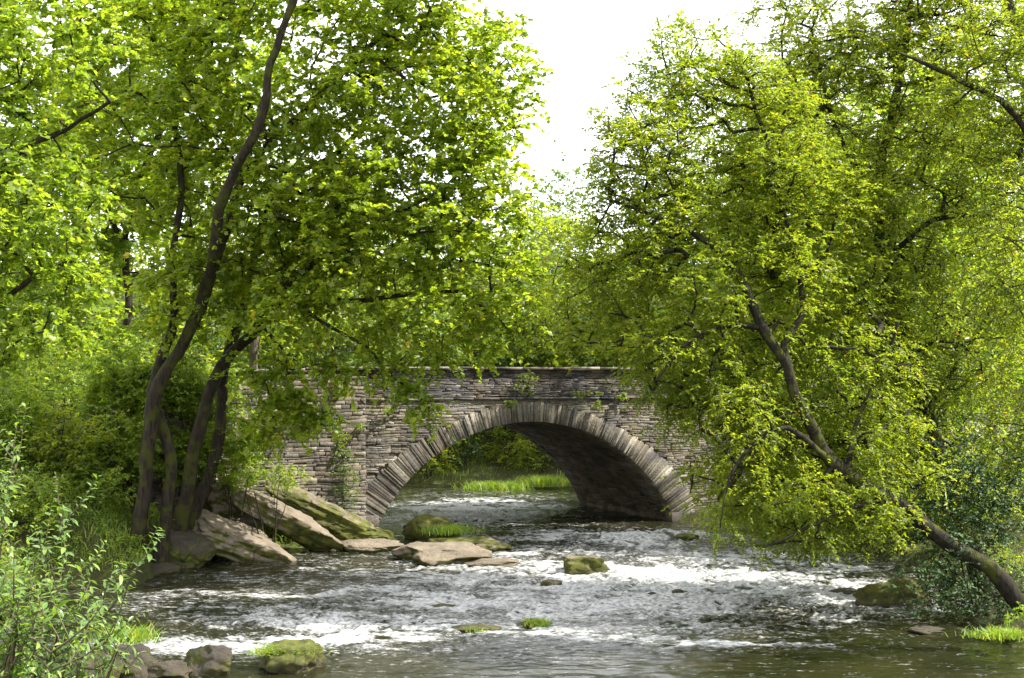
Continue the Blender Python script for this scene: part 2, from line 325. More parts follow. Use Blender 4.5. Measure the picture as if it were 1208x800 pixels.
# ------------------------------------------------------------------ stone bridge
def stones(rects, mp, gap=.004, jit=.016, proud=(.0, .013), back=-.06, seed=1):
    """rects (n,4) a0,a1,b0,b1 ; mp(a,b,d)->xyz, d outward. Returns verts, quads, rnd"""
    r = np.random.default_rng(seed); R = np.asarray(rects, float); n = len(R)
    a0, a1, b0, b1 = (R[:, 0] + gap, R[:, 1] - gap, R[:, 2] + gap * .7, R[:, 3] - gap * .7)
    d = r.uniform(proud[0], proud[1], n); ca = np.stack([a0, a1, a1, a0], 1); cb = np.stack([b0, b0, b1, b1], 1)
    ca = ca + r.normal(0, jit, ca.shape); cb = cb + r.normal(0, jit * .45, cb.shape)
    ma = ca.mean(1, keepdims=True); mb = cb.mean(1, keepdims=True)
    bev = .015
    A = np.concatenate([ca, ca, ma + (ca - ma) * (1 - bev / (np.abs(ca - ma) + .03))], 1)
    Bc = np.concatenate([cb, cb, mb + (cb - mb) * (1 - bev * .6 / (np.abs(cb - mb) + .03))], 1)
    d = np.where(r.random(n) < .04, d - .03, d); D = np.concatenate([np.full((n, 4), back), (d - .007)[:, None] + 0 * ca, d[:, None] + r.normal(0, .004, ca.shape)], 1)
    v = mp(A, Bc, D).reshape(-1, 3); base = np.arange(n)[:, None] * 12
    fs = []
    for q in ([0, 1, 5, 4], [1, 2, 6, 5], [2, 3, 7, 6], [3, 0, 4, 7], [4, 5, 9, 8], [5, 6, 10, 9], [6, 7, 11, 10], [7, 4, 8, 11], [8, 9, 10, 11]):
        fs.append(base + np.array(q)[None])
    return v, np.concatenate(fs), np.repeat(np.clip(r.beta(1.6, 1.6, n), 0, 1), 12)
def courses(u0, u1, z0, z1, hmin, hmax, lmin, lmax, keep=None, ztop=None, seed=0):
    r = random.Random(seed); out = []; z = z0
    while z < z1 - .02:
        h = min(r.uniform(hmin, hmax), z1 - z); h = h if z1 - z - h > hmin * .6 else z1 - z
        u = u0 + r.uniform(-.3, 0)
        while u < u1:
            l = r.uniform(lmin, lmax) * (1.5 if r.random() < .15 else 1); a, b_ = max(u, u0), min(u + l, u1)
            if b_ - a > .06 and (keep is None or keep((a + b_) / 2, z + h / 2, b_ - a, h)):
                zz = z + (0 if ztop is None else ztop((a + b_) / 2)); out.append((a, b_, zz, zz + h))
            u += l
        z += h
    return out
bridge = empty('stone_bridge', B(0, 3.5, 0), 'old slate stone bridge with one wide arch spanning the river', 'bridge')
U0, U1, USEAM = -13.3, 22.0, -5.66; ZS, ZP = 3.88, 4.84
def drop(u): return -.030 * np.maximum(-u - 6.0, 0) * (1 + 0 * u)
# core body with the arch opening cut through
pts = []
ang = np.linspace(-math.asin(5.28 / RI), math.asin(5.28 / RI), 49)
prof = [(U0, -1.6), (-5.28 + CU, -1.6)] + [(CU + RI * math.sin(a), CZ + RI * math.cos(a)) for a in ang] + [(5.28 + CU, -1.6), (U1, -1.6)]
us = np.array([q[0] for q in prof]); zl = np.array([q[1] for q in prof]); n = len(us)
topz = np.full(n, ZS - .05) + drop(us)
vs = []; 
for w in (.06, BW - .06):
    for k in range(n): vs.append(B(us[k], w, zl[k]))
    for k in range(n): vs.append(B(us[k], w, topz[k]))
fs = []
for k in range(n - 1):
    fs += [[k, k + 1, n + k + 1, n + k], [2 * n + k + 1, 2 * n + k, 3 * n + k, 3 * n + k + 1], [k + 1, k, 2 * n + k, 2 * n + k + 1], [n + k, n + k + 1, 3 * n + k + 1, 3 * n + k]]
mesh_np('wall_core', np.array(vs), np.array(fs), M['mortar'], bridge)
def ring_t(a): return .60 + .32 * np.clip((np.abs(a) - .45) / .5, 0, 1)
def outside(u, z, l, h):
    dx = abs(u - CU) - l * .35; rr = math.hypot(max(dx, 0), z - CZ); a = math.atan2(max(dx, 0), z - CZ)
    return rr > RI + ring_t(np.array(a)) * .86
wav = lambda A, Bc: .035 * noise(n2(A * .9, Bc * .8, 3.3)) + .02 * noise(n2(A * 3.1, Bc * 2, 8.3))
fm = lambda A, Bc, D: B(A, -D, Bc + wav(A, Bc))
rects = courses(USEAM, U1, -1.2, ZS, .035, .11, .12, .50, outside, seed=3)
v, q, r_ = stones(rects, fm, seed=4); mesh_np('spandrel_wall', v, q, M['slate'], bridge, r_)
# wing wall, standing a little proud of the arch wall
rects = courses(U0, USEAM, -.8, 4.66, .045, .16, .14, .62, seed=5, ztop=lambda u: float(drop(np.array(u))) if False else 0)
rects = [(a, b, c, min(d, 4.80 + .030 * (min(b, -6) + 6))) for a, b, c, d in rects if c < 4.72 + .030 * (min(b, -6) + 6)]
v, q, r_ = stones(rects, lambda A, Bc, D: B(A, -.10 - D, Bc + 1.5 * wav(A, Bc)), seed=6, back=-.2, proud=(0, .016)); mesh_np('wing_wall', v, q, M['slate'], bridge, r_)
# quoin stones closing the end of the wing wall
# parapets
rects = courses(USEAM, U1, ZS + .09, ZP, .035, .10, .12, .5, seed=7)
v, q, r_ = stones(rects, fm, seed=8, gap=.004, proud=(0, .016), back=-.2); mesh_np('parapet', v, q, M['slate_dark'], bridge, r_)
def boxes_u(uu, w0, w1, z0, z1, name, mat, seed, zj=.01):
    r = np.random.default_rng(seed); vs, fs, rr = [], [], []
    for a, b_ in zip(uu[:-1], uu[1:]):
        dz = r.normal(0, zj); dw = r.normal(0, .012); a_, b2 = a + .006, b_ - .006; s = len(vs); s_ = r.uniform(0, 1)
        da, db = float(drop(np.array(a))), float(drop(np.array(b_)))
        for (u, du) in ((a_, da), (b2, db)):
            for w in (w0 + dw, w1): 
                for z in (z0 + dz * .3, z1 + dz): vs.append(B(u, w, z + du)); rr.append(s_)
        for f in ([0, 2, 3, 1], [4, 5, 7, 6], [0, 1, 5, 4], [2, 6, 7, 3], [1, 3, 7, 5], [0, 4, 6, 2]): fs.append([s + i for i in f])
    return mesh_np(name, np.array(vs), np.array(fs), mat, bridge, np.array(rr))
def runs(a, b_, lo, hi, seed):
    r = random.Random(seed); o_ = [a]
    while o_[-1] < b_: o_.append(o_[-1] + r.uniform(lo, hi))
    return o_
boxes_u(runs(USEAM, U1, .5, 1.3, 1), -.065, .25, ZS, ZS + .075, 'string_course', M['slate_dark'], 2)
boxes_u(runs(U0, U1, .5, 1.4, 3), -.13, .42, ZP + .003, ZP + .085, 'coping', M['coping'], 4, .006)
boxes_u(runs(U0, U1, .5, 1.4, 5), .08, .36, ZS - .6, ZP, 'parapet_core', M['mortar'], 6)
boxes_u(runs(U0, U1, .5, 1.4, 7), BW - .36, BW, ZS - .05, ZP + .08, 'far_parapet', M['slate_dark'], 8)
# road deck
rd = np.array([B(u, w, ZS - .02 + float(drop(np.array(u)))) for u in np.linspace(U0, U1, 20) for w in (.37, BW - .37)])
mesh_np('road_deck', rd, np.array([[2 * k, 2 * k + 2, 2 * k + 3, 2 * k + 1] for k in range(19)]), M['road'], bridge)
# voussoir ring: thin slates on edge
r = random.Random(11); a = -1.13; rects = []
while a < 1.13:
    da = r.uniform(.008, .021); rects.append((a, a + da, 0, float(ring_t(np.array(a))) + r.uniform(-.06, .04))); a += da
v, q, r_ = stones(rects, lambda A, Bc, D: B(CU + (RI - .02 + Bc) * np.sin(A), -.015 - D, CZ + (RI - .02 + Bc) * np.cos(A)), gap=.0007, jit=.0022, proud=(-.01, .03), back=-.35, seed=12)
mesh_np('arch_ring', v, q, M['vouss'], bridge, r_)
# soffit courses along the barrel
r = random.Random(13); a = -1.12; rects = []
while a < 1.12:
    da = r.uniform(.016, .04); w = .3 - r.random() * .3
    while w < BW:
        l = r.uniform(.3, .9); rects.append((a, a + da, max(w, .36), min(w + l, BW))) if min(w + l, BW) > max(w, .36) + .05 else 0; w += l
    a += da
v, q, r_ = stones(rects, lambda A, Bc, D: B(CU + (RI - D) * np.sin(A), Bc, CZ + (RI - D) * np.cos(A)), gap=.001, jit=.004, proud=(.0, .05), seed=14)
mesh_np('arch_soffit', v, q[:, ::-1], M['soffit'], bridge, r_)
for sgn in (-1, 1):   # abutment faces under the springing, and their near corners
    rects = courses(.0, BW, -1.4, .02, .12, .25, .3, .9, seed=15 + sgn)
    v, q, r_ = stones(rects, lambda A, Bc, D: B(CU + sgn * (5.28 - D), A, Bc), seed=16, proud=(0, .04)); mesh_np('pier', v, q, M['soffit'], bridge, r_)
    rects = courses(5.20, 5.75 if sgn < 0 else 6.3, -1.3, .05 if sgn > 0 else .35, .2, .5, .5, .9, seed=19)
    v, q, r_ = stones(rects, lambda A, Bc, D: B(CU + sgn * A, -.06 - D, Bc), seed=20, back=-.4); mesh_np('springer_stone', v, q, M['slate'], bridge, r_)

# ------------------------------------------------------------------ foliage machinery
def unit(a): return a / (np.linalg.norm(a, axis=-1, keepdims=True) + 1e-9)
def leaves_mesh(pos, dirn, nrm, size, aspect, r, fold=.25, lobed=False):
    """rhombic folded leaves -> verts, tris, rnd"""
    n = len(pos); side = unit(np.cross(dirn, nrm)); nrm = unit(np.cross(side, dirn))
    s = size[:, None]; w = s * aspect
    if lobed:  # five-pointed palmate outline
        b0 = pos; tip = pos + dirn * s; l1 = pos + dirn * s * .62 + side * w * .98 + nrm * w * fold; l2 = pos + dirn * s * .08 + side * w * .75 + nrm * w * fold
        m1 = pos + dirn * s * .62 + side * w * .36; m2 = pos + dirn * s * .62 - side * w * .36
        r1 = pos + dirn * s * .62 - side * w * .98 + nrm * w * fold; r2 = pos + dirn * s * .08 - side * w * .75 + nrm * w * fold
        v = np.stack([b0, l2, l1, m1, tip, m2, r1, r2], 1).reshape(-1, 3); k = np.arange(n)[:, None] * 8
        f = [k + np.array([[0, 3, 4]]), k + np.array([[0, 4, 5]]), k + np.array([[0, 1, 2]]), k + np.array([[0, 2, 3]]), k + np.array([[0, 5, 6]]), k + np.array([[0, 6, 7]])]
        return v, np.concatenate(f), np.repeat(r, 8)
    b0 = pos; tip = pos + dirn * s - nrm * s * .08; l = pos + dirn * s * .45 + side * w * .5 + nrm * w * fold; rr = pos + dirn * s * .45 - side * w * .5 + nrm * w * fold
    v = np.stack([b0, l, tip, rr], 1).reshape(-1, 3); k = np.arange(n)[:, None] * 4
    return v, np.concatenate([k + np.array([[0, 2, 1]]), k + np.array([[0, 3, 2]])]), np.repeat(r, 4)
def tube_batch(tubes, sides=6):
    """list of (pts (k,3), radii (k,)) -> verts, quads"""
    vs, fs, off = [], [], 0
    th_ = np.arange(sides) / sides * 2 * np.pi; cs, sn = np.cos(th_), np.sin(th_)
    for pts, rad in tubes:
        pts = np.asarray(pts, float); k = len(pts)
        if k < 2: continue
        tg = np.gradient(pts, axis=0); tg = unit(tg)
        ref = V(0, 1, 0) if abs(tg[0, 1]) < .8 else V(1, 0, 0)
        a = unit(np.cross(tg, ref)); b_ = np.cross(tg, a)
        R = np.asarray(rad, float)[:, None, None]
        ring = pts[:, None] + R * (a[:, None] * cs[None, :, None] + b_[:, None] * sn[None, :, None])
        vs.append(ring.reshape(-1, 3)); i = np.arange(k * sides).reshape(k, sides) + off
        j = np.roll(i, -1, axis=1)
        fs.append(np.stack([i[:-1], j[:-1], j[1:], i[1:]], -1).reshape(-1, 4)); off += k * sides
    return np.concatenate(vs), np.concatenate(fs)
def smooth_line(pts, step=.35):
    """Catmull-Rom through rows (x,y,z,r)"""
    p = np.asarray(pts, float); p = np.vstack([2 * p[0] - p[1], p, 2 * p[-1] - p[-2]]); out = []
    for i in range(1, len(p) - 2):
        n_ = max(2, int(np.linalg.norm(p[i + 1, :3] - p[i, :3]) / step))
        for t_ in np.arange(n_) / n_:
            out.append(.5 * (2 * p[i] + (p[i + 1] - p[i - 1]) * t_ + (2 * p[i - 1] - 5 * p[i] + 4 * p[i + 1] - p[i + 2]) * t_ ** 2 + (3 * p[i] - p[i - 1] - 3 * p[i + 1] + p[i + 2]) * t_ ** 3))
    out.append(p[-2]); return np.array(out)
def sample_blobs(blobs, spacing, r, holes=.0, hs=.5):
    """blobs rows (x,y,z,rx,ry,rz[,dens]); returns cluster centres more or less evenly spaced"""
    acc = []
    for b_ in blobs:
        c = np.array(b_[:3]); R = np.array(b_[3:6]); dn = b_[6] if len(b_) > 6 else 1
        vol = 4.19 * R.prod(); n_ = int(vol / spacing ** 3 * dn * 1.6) + 3
        q = unit(r.normal(size=(n_, 3))) * r.uniform(.0, 1, (n_, 1)) ** (1 / 3.6); acc.append(c + q * R)
    a = np.concatenate(acc); 
    keep = noise(a * hs + 31.7) > (-.25 + holes); a = a[keep]
    r.shuffle(a); out = []; cell = {}
    s = spacing * .72
    for p_ in a:
        k_ = tuple((p_ // s).astype(int)); ok = True
        for dx in (-1, 0, 1):
            for dy in (-1, 0, 1):
                for dz in (-1, 0, 1):
                    for q in cell.get((k_[0] + dx, k_[1] + dy, k_[2] + dz), ()):
                        if ((q - p_) ** 2).sum() < s * s: ok = False; break
        if ok: cell.setdefault(k_, []).append(p_); out.append(p_)
    return np.array(out)
def pxblobs(lst):
    out = []
    for b_ in lst:
        px, py, rx, ry, D = b_[:5]; rd = b_[5] if len(b_) > 5 else .5 * (rx + ry) * D / F
        c = P(px, py, D); out.append((*c, rx * D / F, rd, ry * D / F, b_[6] if len(b_) > 6 else 1))
    return out
SL = 1.0
def pxlimb(lst, seed=0, wob=.02):
    r = np.random.default_rng(seed); rows = []
    D0 = None
    for q in lst:
        px, py = q[0], q[1]; D = q[2] if q[2] else D0; D0 = D
        c = P(px, py, D); rows.append((*c, q[3] * D / F * SL))
    s = smooth_line(rows)
    s[:, :3] += np.stack([noise(s[:, :3] * 1.1 + k * 9.1 + seed) for k in range(3)], 1) * wob * 4 * np.minimum(1, s[:, 3:4] * 8)
    s[:, 3] *= 1 + .16 * noise(s[:, :3] * 2.2 + 3)
    return s
def grow(limbs, centres, r, rtip=.012, gam=.42, sag=.12):
    """attach each leaf-cluster centre to the nearest wood; returns branch tubes"""
    P_ = np.concatenate([l[max(0, int(len(l) * .22)):, :3] for l in limbs]); Rm = np.concatenate([l[max(0, int(len(l) * .22)):, 3] for l in limbs])
    nodes = [p_ for p_ in P_]; cap = [x for x in Rm]; tubes = []
    arr = np.zeros((len(nodes) + len(centres) * 7 + 10, 3)); arr[:len(nodes)] = P_; cnt = len(nodes)
    par = -np.ones(len(arr), int); load = np.zeros(len(arr)); paths = []
    d0 = np.array([np.min(((P_ - c) ** 2).sum(1)) for c in centres]); order = np.argsort(d0)
    for ci in order:
        c = centres[ci]; dd = np.linalg.norm(arr[:cnt] - c, axis=1) + .35 * np.maximum(arr[:cnt, 2] - c[2], 0)
        j = int(np.argmin(dd)); a = arr[j]; Lg = np.linalg.norm(c - a); k = int(np.clip(Lg / .3, 2, 6))
        tt = np.linspace(0, 1, k + 1)[:, None]
        mid = V(0, 0, Lg * sag * r.uniform(-.2, 1.2)); off = r.normal(0, .07 * Lg, 3)
        path = a + (c - a) * tt + (mid + off) * (4 * tt * (1 - tt)) * .5 + r.normal(0, .02 * Lg, (k + 1, 3)) * (tt > 0) * (tt < 1)
        idx = [j]
        for q in path[1:]:
            arr[cnt] = q; par[cnt] = idx[-1]; idx.append(cnt); cnt += 1
        paths.append(idx)
    leafs = [p_[-1] for p_ in paths]
    for i in leafs:
        k = i
        while k >= 0: load[k] += 1; k = par[k]
    for idx in paths:
        rad = rtip * np.maximum(load[idx], 1) ** gam; rad[0] = rad[1] * 1.15
        if idx[0] < len(Rm): rad[0] = min(rad[0], Rm[idx[0]] * .8); 
        rad = np.minimum.accumulate(rad); tubes.append((arr[idx], rad))
    return tubes
def spray(centres, r, twigs, lpt, rad, size, aspect, droop=.25, flat=.5, tilt=.55, outward=None, owt=.5, hang=0.0):
    nC = len(centres); T = nC * twigs
    c = np.repeat(centres, twigs, 0); d = r.normal(size=(T, 3)); d[:, 2] *= flat
    if outward is not None: d += owt * unit(c - outward)
    d = unit(d); d[:, 2] -= hang; Lr = rad * r.uniform(.45, 1.15, T)[:, None]
    s = c + r.normal(0, rad * .22, (T, 3))
    n_ = T * lpt; tt = ((np.tile(np.arange(lpt), T) + r.uniform(0, 1, n_)) / lpt)[:, None]
    S = np.repeat(s, lpt, 0); Dv = np.repeat(d, lpt, 0); LL = np.repeat(Lr, lpt, 0)
    pos = S + Dv * LL * tt; pos[:, 2] -= (droop * LL * tt ** 2)[:, 0]
    sd = unit(np.cross(Dv, V(0, 0, 1) + 0 * Dv)); sg = np.where(r.random(n_) < .5, -1, 1)[:, None]
    ld = unit(Dv * .55 + sd * sg * .9 + r.normal(0, .35, (n_, 3)) - V(0, 0, .25 + hang)); 
    nr = unit(V(0, 0, 1) + r.normal(0, tilt, (n_, 3)))
    sz = size * r.uniform(.45, 1.4, n_); twr = np.repeat(r.random(T), lpt)
    rn = np.clip(.55 * r.random(n_) + .45 * twr, 0, .93) ; rn = np.where(r.random(n_) < .006, 1.0, rn)
    e = s + d * Lr; e[:, 2] -= (droop * Lr)[:, 0]; m_ = s + d * Lr * .5; m_[:, 2] -= (droop * Lr * .25)[:, 0]
    tw = [(np.array([s[i], m_[i], e[i]]), np.array([.006, .005, .003])) for i in range(T)] if T < 9000 else []
    return pos, ld, nr, sz, rn, tw
def tree(name, base, label, cat, limbs, blobs, leaf, barkm, spacing, twigs, lpt, rad, size, aspect, seed, group=None, lobed=False, holes=0.0, hs=.5, branchm=None, rtip=.012, extra=None, twmesh=True, **kw):
    r = np.random.default_rng(seed); root = empty(name, base, label, cat, group)
    v, q = tube_batch([(l[:, :3], l[:, 3]) for l in limbs], 12)
    v = v + np.stack([noise(v * 2.6 + 40 * k) for k in range(3)], 1) * .035 + np.stack([noise(v * 8 + 11 * k) for k in range(3)], 1) * .012
    mesh_np('trunk', v, q, barkm, root, smooth=True)
    C_ = sample_blobs(blobs, spacing, r, holes, hs)
    if extra is not None: C_ = np.vstack([C_, extra])
    tb = grow(limbs, C_, r, rtip)
    pos, ld, nr, sz, rn, tw = spray(C_, r, twigs, lpt, rad, size, aspect, outward=np.mean(C_, 0), **kw)
    v, q = tube_batch(tb, 6)
    if twmesh and tw:
        v2, q2 = tube_batch(tw, 3); q2 = q2 + len(v); v = np.vstack([v, v2]); q = np.vstack([q, q2])
    mesh_np('branches', v, q, branchm or barkm, root, smooth=True)
    v, f, rr = leaves_mesh(pos, ld, nr, sz, aspect, rn, lobed=lobed)
    mesh_np('crown', v, f, leaf, root, rr)
    return root, len(pos)
NL = 0

# ---- left sycamores on the bank
SL = .84
l1 = pxlimb([(150, 700, 37.6, 18), (158, 670, 0, 13), (166, 600, 0, 10.5), (176, 510, 0, 10), (190, 450, 0, 9.5), (220, 400, 0, 8.5), (240, 350, 0, 9), (252, 300, 36.6, 8), (258, 245, 36.0, 7.5), (286, 185, 35.4, 7), (312, 128, 35.0, 6.5), (318, 75, 34.8, 6), (345, 5, 34.6, 5.2), (370, -70, 0, 4), (385, -140, 0, 3)], 1)
l2 = pxlimb([(188, 665, 38, 13), (194, 630, 0, 10), (200, 580, 0, 8.5), (199, 530, 0, 8), (186, 492, 0, 8.5), (180, 462, 0, 8), (190, 425, 0, 7), (206, 375, 38.2, 6), (203, 310, 0, 5), (214, 220, 0, 4.5), (206, 130, 0, 4), (225, 40, 0, 3)], 2)
l3 = pxlimb([(250, 320, 37.0, 7), (272, 250, 37.2, 6.5), (300, 190, 38, 5), (380, 110, 38.4, 4), (450, 40, 38.8, 3)], 3)
bl = pxblobs([(330, 40, 190, 130, 38.4, 2.6), (480, 100, 150, 115, 37.4, 2.6), (300, 240, 150, 110, 38.2, 2.0), (560, 90, 75, 70, 36.5, 1.5), (200, 120, 130, 150, 38.5, 2.6), (440, -60, 150, 100, 37, 3), (230, 330, 90, 60, 38, 1.6, .7)])
_, k = tree('sycamore_tree', G(165, 690, .1), 'tall twin-stemmed sycamore on the left bank edge, its mossy trunks crossing low down', 'tree', [l1, l2, l3], bl, M['leaf_syc'], M['bark'], .80, 10, 15, .86, .135, .50, 21, group='sycamores on the left bank', lobed=True, holes=.10, hs=.5); NL += k
l1 = pxlimb([(205, 640, 39, 15), (216, 600, 0, 11), (226, 545, 0, 9.5), (240, 495, 0, 9), (252, 450, 0, 8.5), (274, 415, 0, 8), (300, 396, 38.6, 7), (318, 360, 38.2, 6), (345, 330, 37.6, 5), (400, 290, 37, 4), (470, 250, 36.5, 3.5), (540, 220, 36, 2.5)], 4)
l2 = pxlimb([(212, 645, 39.6, 13), (236, 585, 0, 9.5), (256, 530, 0, 8.5), (262, 470, 0, 8), (268, 425, 0, 7.5), (285, 370, 39.8, 6.5), (300, 300, 40, 5.5), (330, 220, 40, 4.5), (400, 180, 40, 4), (440, 130, 40, 3.5)], 5)
l3 = pxlimb([(290, 402, 38.7, 5), (345, 352, 38, 4.5), (420, 355, 37.4, 3.5), (500, 345, 37, 3), (580, 345, 36.6, 2)], 6)
l4 = pxlimb([(345, 352, 38, 3.2), (380, 380, 37.4, 2.4), (430, 408, 37, 2.2), (462, 445, 36.8, 1.6), (500, 466, 36.6, .9)], 7)
l5 = pxlimb([(310, 385, 38.3, 2.6), (331, 410, 38, 1.8), (338, 435, 38, 1.3), (336, 470, 38, .8)], 8)
bl = pxblobs([(500, 230, 115, 95, 36.5, 2.4), (400, 270, 130, 90, 37.5, 2.4), (545, 330, 85, 75, 36.5, 1.9), (420, 350, 120, 60, 37, 2.0), (560, 270, 65, 85, 36.5, 1.5), (330, 320, 70, 40, 39, 1.3, .6), (560, 380, 60, 35, 36.5, 1.2), (470, 395, 70, 26, 37, 1.0, .8), (600, 350, 35, 60, 36.4, 1.0), (530, 405, 60, 20, 36.6, .8)])
ex = np.array([P(*q) for q in [(455, 440, 36.9), (478, 455, 36.7), (498, 468, 36.6), (300, 450, 38), (325, 470, 38), (350, 492, 38), (372, 490, 38), (340, 430, 38), (310, 500, 38.2), (350, 455, 37.6), (395, 430, 37.5)]])
ex = ex + np.random.default_rng(4).normal(0, .1, ex.shape); ex = np.concatenate([ex, ex + V(.25, 0, -.12), ex[3:] + V(-.2, .1, .15)])
_, k = tree('sycamore_tree', G(215, 650, .3), 'spreading sycamore with two leaning stems beside the sloping rocks, boughs reaching over the bridge', 'tree', [l1, l2, l3, l4, l5], bl, M['leaf_syc'], M['bark'], .80, 10, 15, .84, .135, .50, 22, group='sycamores on the left bank', lobed=True, holes=.08, hs=.55, extra=ex); NL += k

SL = .95
def px_tree(name, bpx, D, label, limbs, blobs, leaf, bark, spacing, twigs, lpt, rad, size, aspect, seed, **kw):
    global NL
    b_ = P(bpx, 600, D); b_[2] = float(th(b_[0], b_[1])) - .15
    ls = []
    for i, l in enumerate(limbs):
        s = pxlimb(l, seed * 7 + i)
        if i == 0:
            foot = np.array([[*b_, s[0, 3] * 1.5], [*(b_ + (s[0, :3] - b_) * .35), s[0, 3] * 1.1]]); s = np.vstack([foot, s])
        ls.append(s)
    _, k = tree(name, b_, label, kw.pop('cat', 'tree'), ls, pxblobs(blobs), leaf, bark, spacing, twigs, lpt, rad, size, aspect, seed, **kw); NL += k
# ---- left edge oaks
px_tree('oak_tree', -70, 30, 'leafy oak at the left edge of the view, boughs hanging towards the water', [[(-60, 520, 30, 14), (-40, 300, 0, 12), (-20, 100, 0, 10), (20, -60, 0, 6)], [(-35, 250, 30, 7), (20, 180, 0, 5), (80, 150, 0, 3), (130, 120, 29.5, 2)], [(-50, 400, 30, 6), (20, 340, 29.5, 4), (80, 310, 0, 2.5)]],
        [(20, 60, 120, 110, 29.5, 2.2), (30, 230, 95, 90, 29, 2.0), (60, 350, 75, 75, 29, 1.5), (40, 430, 85, 50, 29, 1.2), (-60, 200, 100, 200, 30, 2.4, .7)], M['leaf_oak'], M['bark'], .68, 9, 12, .62, .115, .55, 31, lobed=True, holes=.03, hs=.6)
px_tree('oak_tree', 110, 50, 'slender tree behind the left sycamores with a thin bent trunk', [[(120, 480, 50, 6), (150, 380, 0, 5), (148, 280, 0, 4.5), (170, 200, 0, 4), (205, 110, 0, 3.5), (215, 0, 0, 2.5)], [(150, 300, 50, 4), (110, 200, 0, 3), (80, 80, 0, 2)]],
        [(120, 230, 130, 110, 50, 3.2), (180, 60, 160, 120, 50, 3.5), (60, 380, 90, 80, 50, 2.4), (60, 90, 100, 120, 50, 3)], M['leaf_oak'], M['bark'], 1.0, 9, 12, 1.05, .19, .55, 32, lobed=True, holes=.1, hs=.35, twmesh=False)
px_tree('ash_tree', 300, 56, 'sunlit yellow-green tree rising behind the left end of the bridge', [[(300, 420, 56, 6), (310, 330, 0, 5), (330, 220, 0, 4)]],
        [(330, 350, 110, 70, 56, 3), (430, 330, 110, 80, 56, 3), (300, 230, 140, 90, 56, 3.2)], M['leaf_bush'], M['bark_pale'], 1.3, 8, 10, 1.15, .2, .5, 33, holes=.08, hs=.35, twmesh=False)
# ---- right bank trees
WIL = dict(lobed=False, hs=.6)
px_tree('alder_tree', 1262, 30, 'leaning alder on the right bank, bare mossy trunk arching left over the water', [
    [(1275, 775, 30, 24), (1236, 742, 0, 16), (1200, 708, 0, 11.5), (1166, 670, 0, 10.5), (1112, 638, 0, 9.5), (1070, 602, 0, 8.8), (1030, 577, 0, 9), (985, 550, 0, 8.5), (962, 510, 0, 8), (938, 465, 0, 7.2), (930, 430, 30, 6.8), (905, 395, 0, 6.5), (886, 355, 0, 5.5), (865, 312, 0, 4.5), (815, 275, 0, 3.2), (760, 250, 0, 2.2), (715, 235, 0, 1.4)],
    [(935, 450, 30, 7), (925, 405, 30.3, 5), (946, 372, 30.5, 4), (944, 330, 30.6, 3.5), (925, 250, 31, 3), (905, 170, 31, 2.5), (880, 90, 31, 2)],
    [(985, 548, 30, 4.5), (930, 505, 29.6, 3), (895, 520, 29.4, 2.4), (862, 560, 29.2, 1.6), (852, 610, 29, 1)],
    [(895, 385, 30, 4), (850, 385, 29.8, 3), (805, 410, 29.6, 2.4), (775, 450, 29.5, 1.5)],
    [(1050, 592, 30, 5), (1000, 600, 29.4, 3.2), (950, 625, 29, 2.2), (900, 645, 28.8, 1.4)],
    [(1000, 556, 30, 4), (1010, 500, 30.5, 3), (1040, 440, 31, 2.5), (1060, 380, 31, 2)]],
    [(860, 170, 120, 110, 31, 2), (760, 190, 66, 90, 30.5, 1.5), (850, 320, 130, 85, 30.9, 1.8), (740, 300, 62, 75, 30.9, 1.4, 0.9), (800, 410, 85, 55, 30.7, 1.5), (690, 350, 45, 60, 31.4, 1.2, 0.5), (880, 490, 75, 75, 30.5, 1.4), (905, 585, 60, 50, 29.9, 1.2), (960, 600, 70, 50, 30.3, 1.2), (1020, 605, 60, 32, 30.1, 1.1), (870, 625, 35, 28, 29.9, 0.8, 0.8), (940, 635, 60, 12, 29.9, 0.8, 0.8), (1060, 540, 60, 50, 30.1, 1, 0.7), (1000, 450, 80, 90, 31.9, 1.6, 0.8), (820, 80, 80, 55, 31, 1.3, 0.8), (870, 440, 90, 80, 32.4, 1.4), (900, 560, 60, 70, 32.4, 1.2), (960, 560, 90, 80, 32.9, 1.3), (960, 350, 110, 90, 32.9, 1.6), (930, 240, 110, 90, 32.5, 1.8), (820, 490, 40, 30, 30.7, 0.8), (808, 468, 48, 42, 30.9, 1), (846, 560, 38, 50, 30.7, 0.9)],
    M['leaf_wil'], M['bark_dark'], .47, 10, 17, .56, .088, .50, 41, group='trees leaning over the right bank', holes=.0, rtip=.011, **WIL)
px_tree('alder_tree', 1165, 34, 'ivy-clad alder standing behind the leaning trunk on the right bank', [
    [(1150, 660, 34, 12), (1128, 600, 0, 10), (1110, 540, 0, 9), (1090, 470, 0, 8), (1062, 400, 0, 8), (1046, 340, 0, 7.5), (1036, 290, 0, 6.5), (1040, 200, 0, 5.5), (1060, 100, 0, 4.5), (1075, 0, 0, 3.5), (1085, -90, 0, 2.5)],
    [(1042, 310, 34, 4), (1100, 260, 33.5, 3.2), (1160, 250, 33, 2.6), (1210, 200, 33, 2)], [(1038, 240, 34, 4), (990, 160, 34, 3), (960, 60, 34, 2.2)], [(1095, 480, 34, 3.5), (1150, 400, 33.5, 3), (1190, 330, 33, 2)]],
    [(1030, 110, 140, 120, 34, 2.3), (1130, 220, 110, 110, 33.5, 2.0), (950, 80, 95, 90, 34.5, 2.0), (1110, 380, 110, 95, 33.5, 1.8), (1080, -20, 150, 80, 34, 2.4), (1060, 520, 90, 70, 34.5, 1.6, .7), (1150, 560, 80, 60, 33, 1.4, .7), (1180, 60, 90, 110, 33, 2)],
    M['leaf_wil'], M['bark_dark'], .58, 10, 15, .62, .095, .50, 42, group='trees leaning over the right bank', holes=.06, rtip=.012, **WIL)
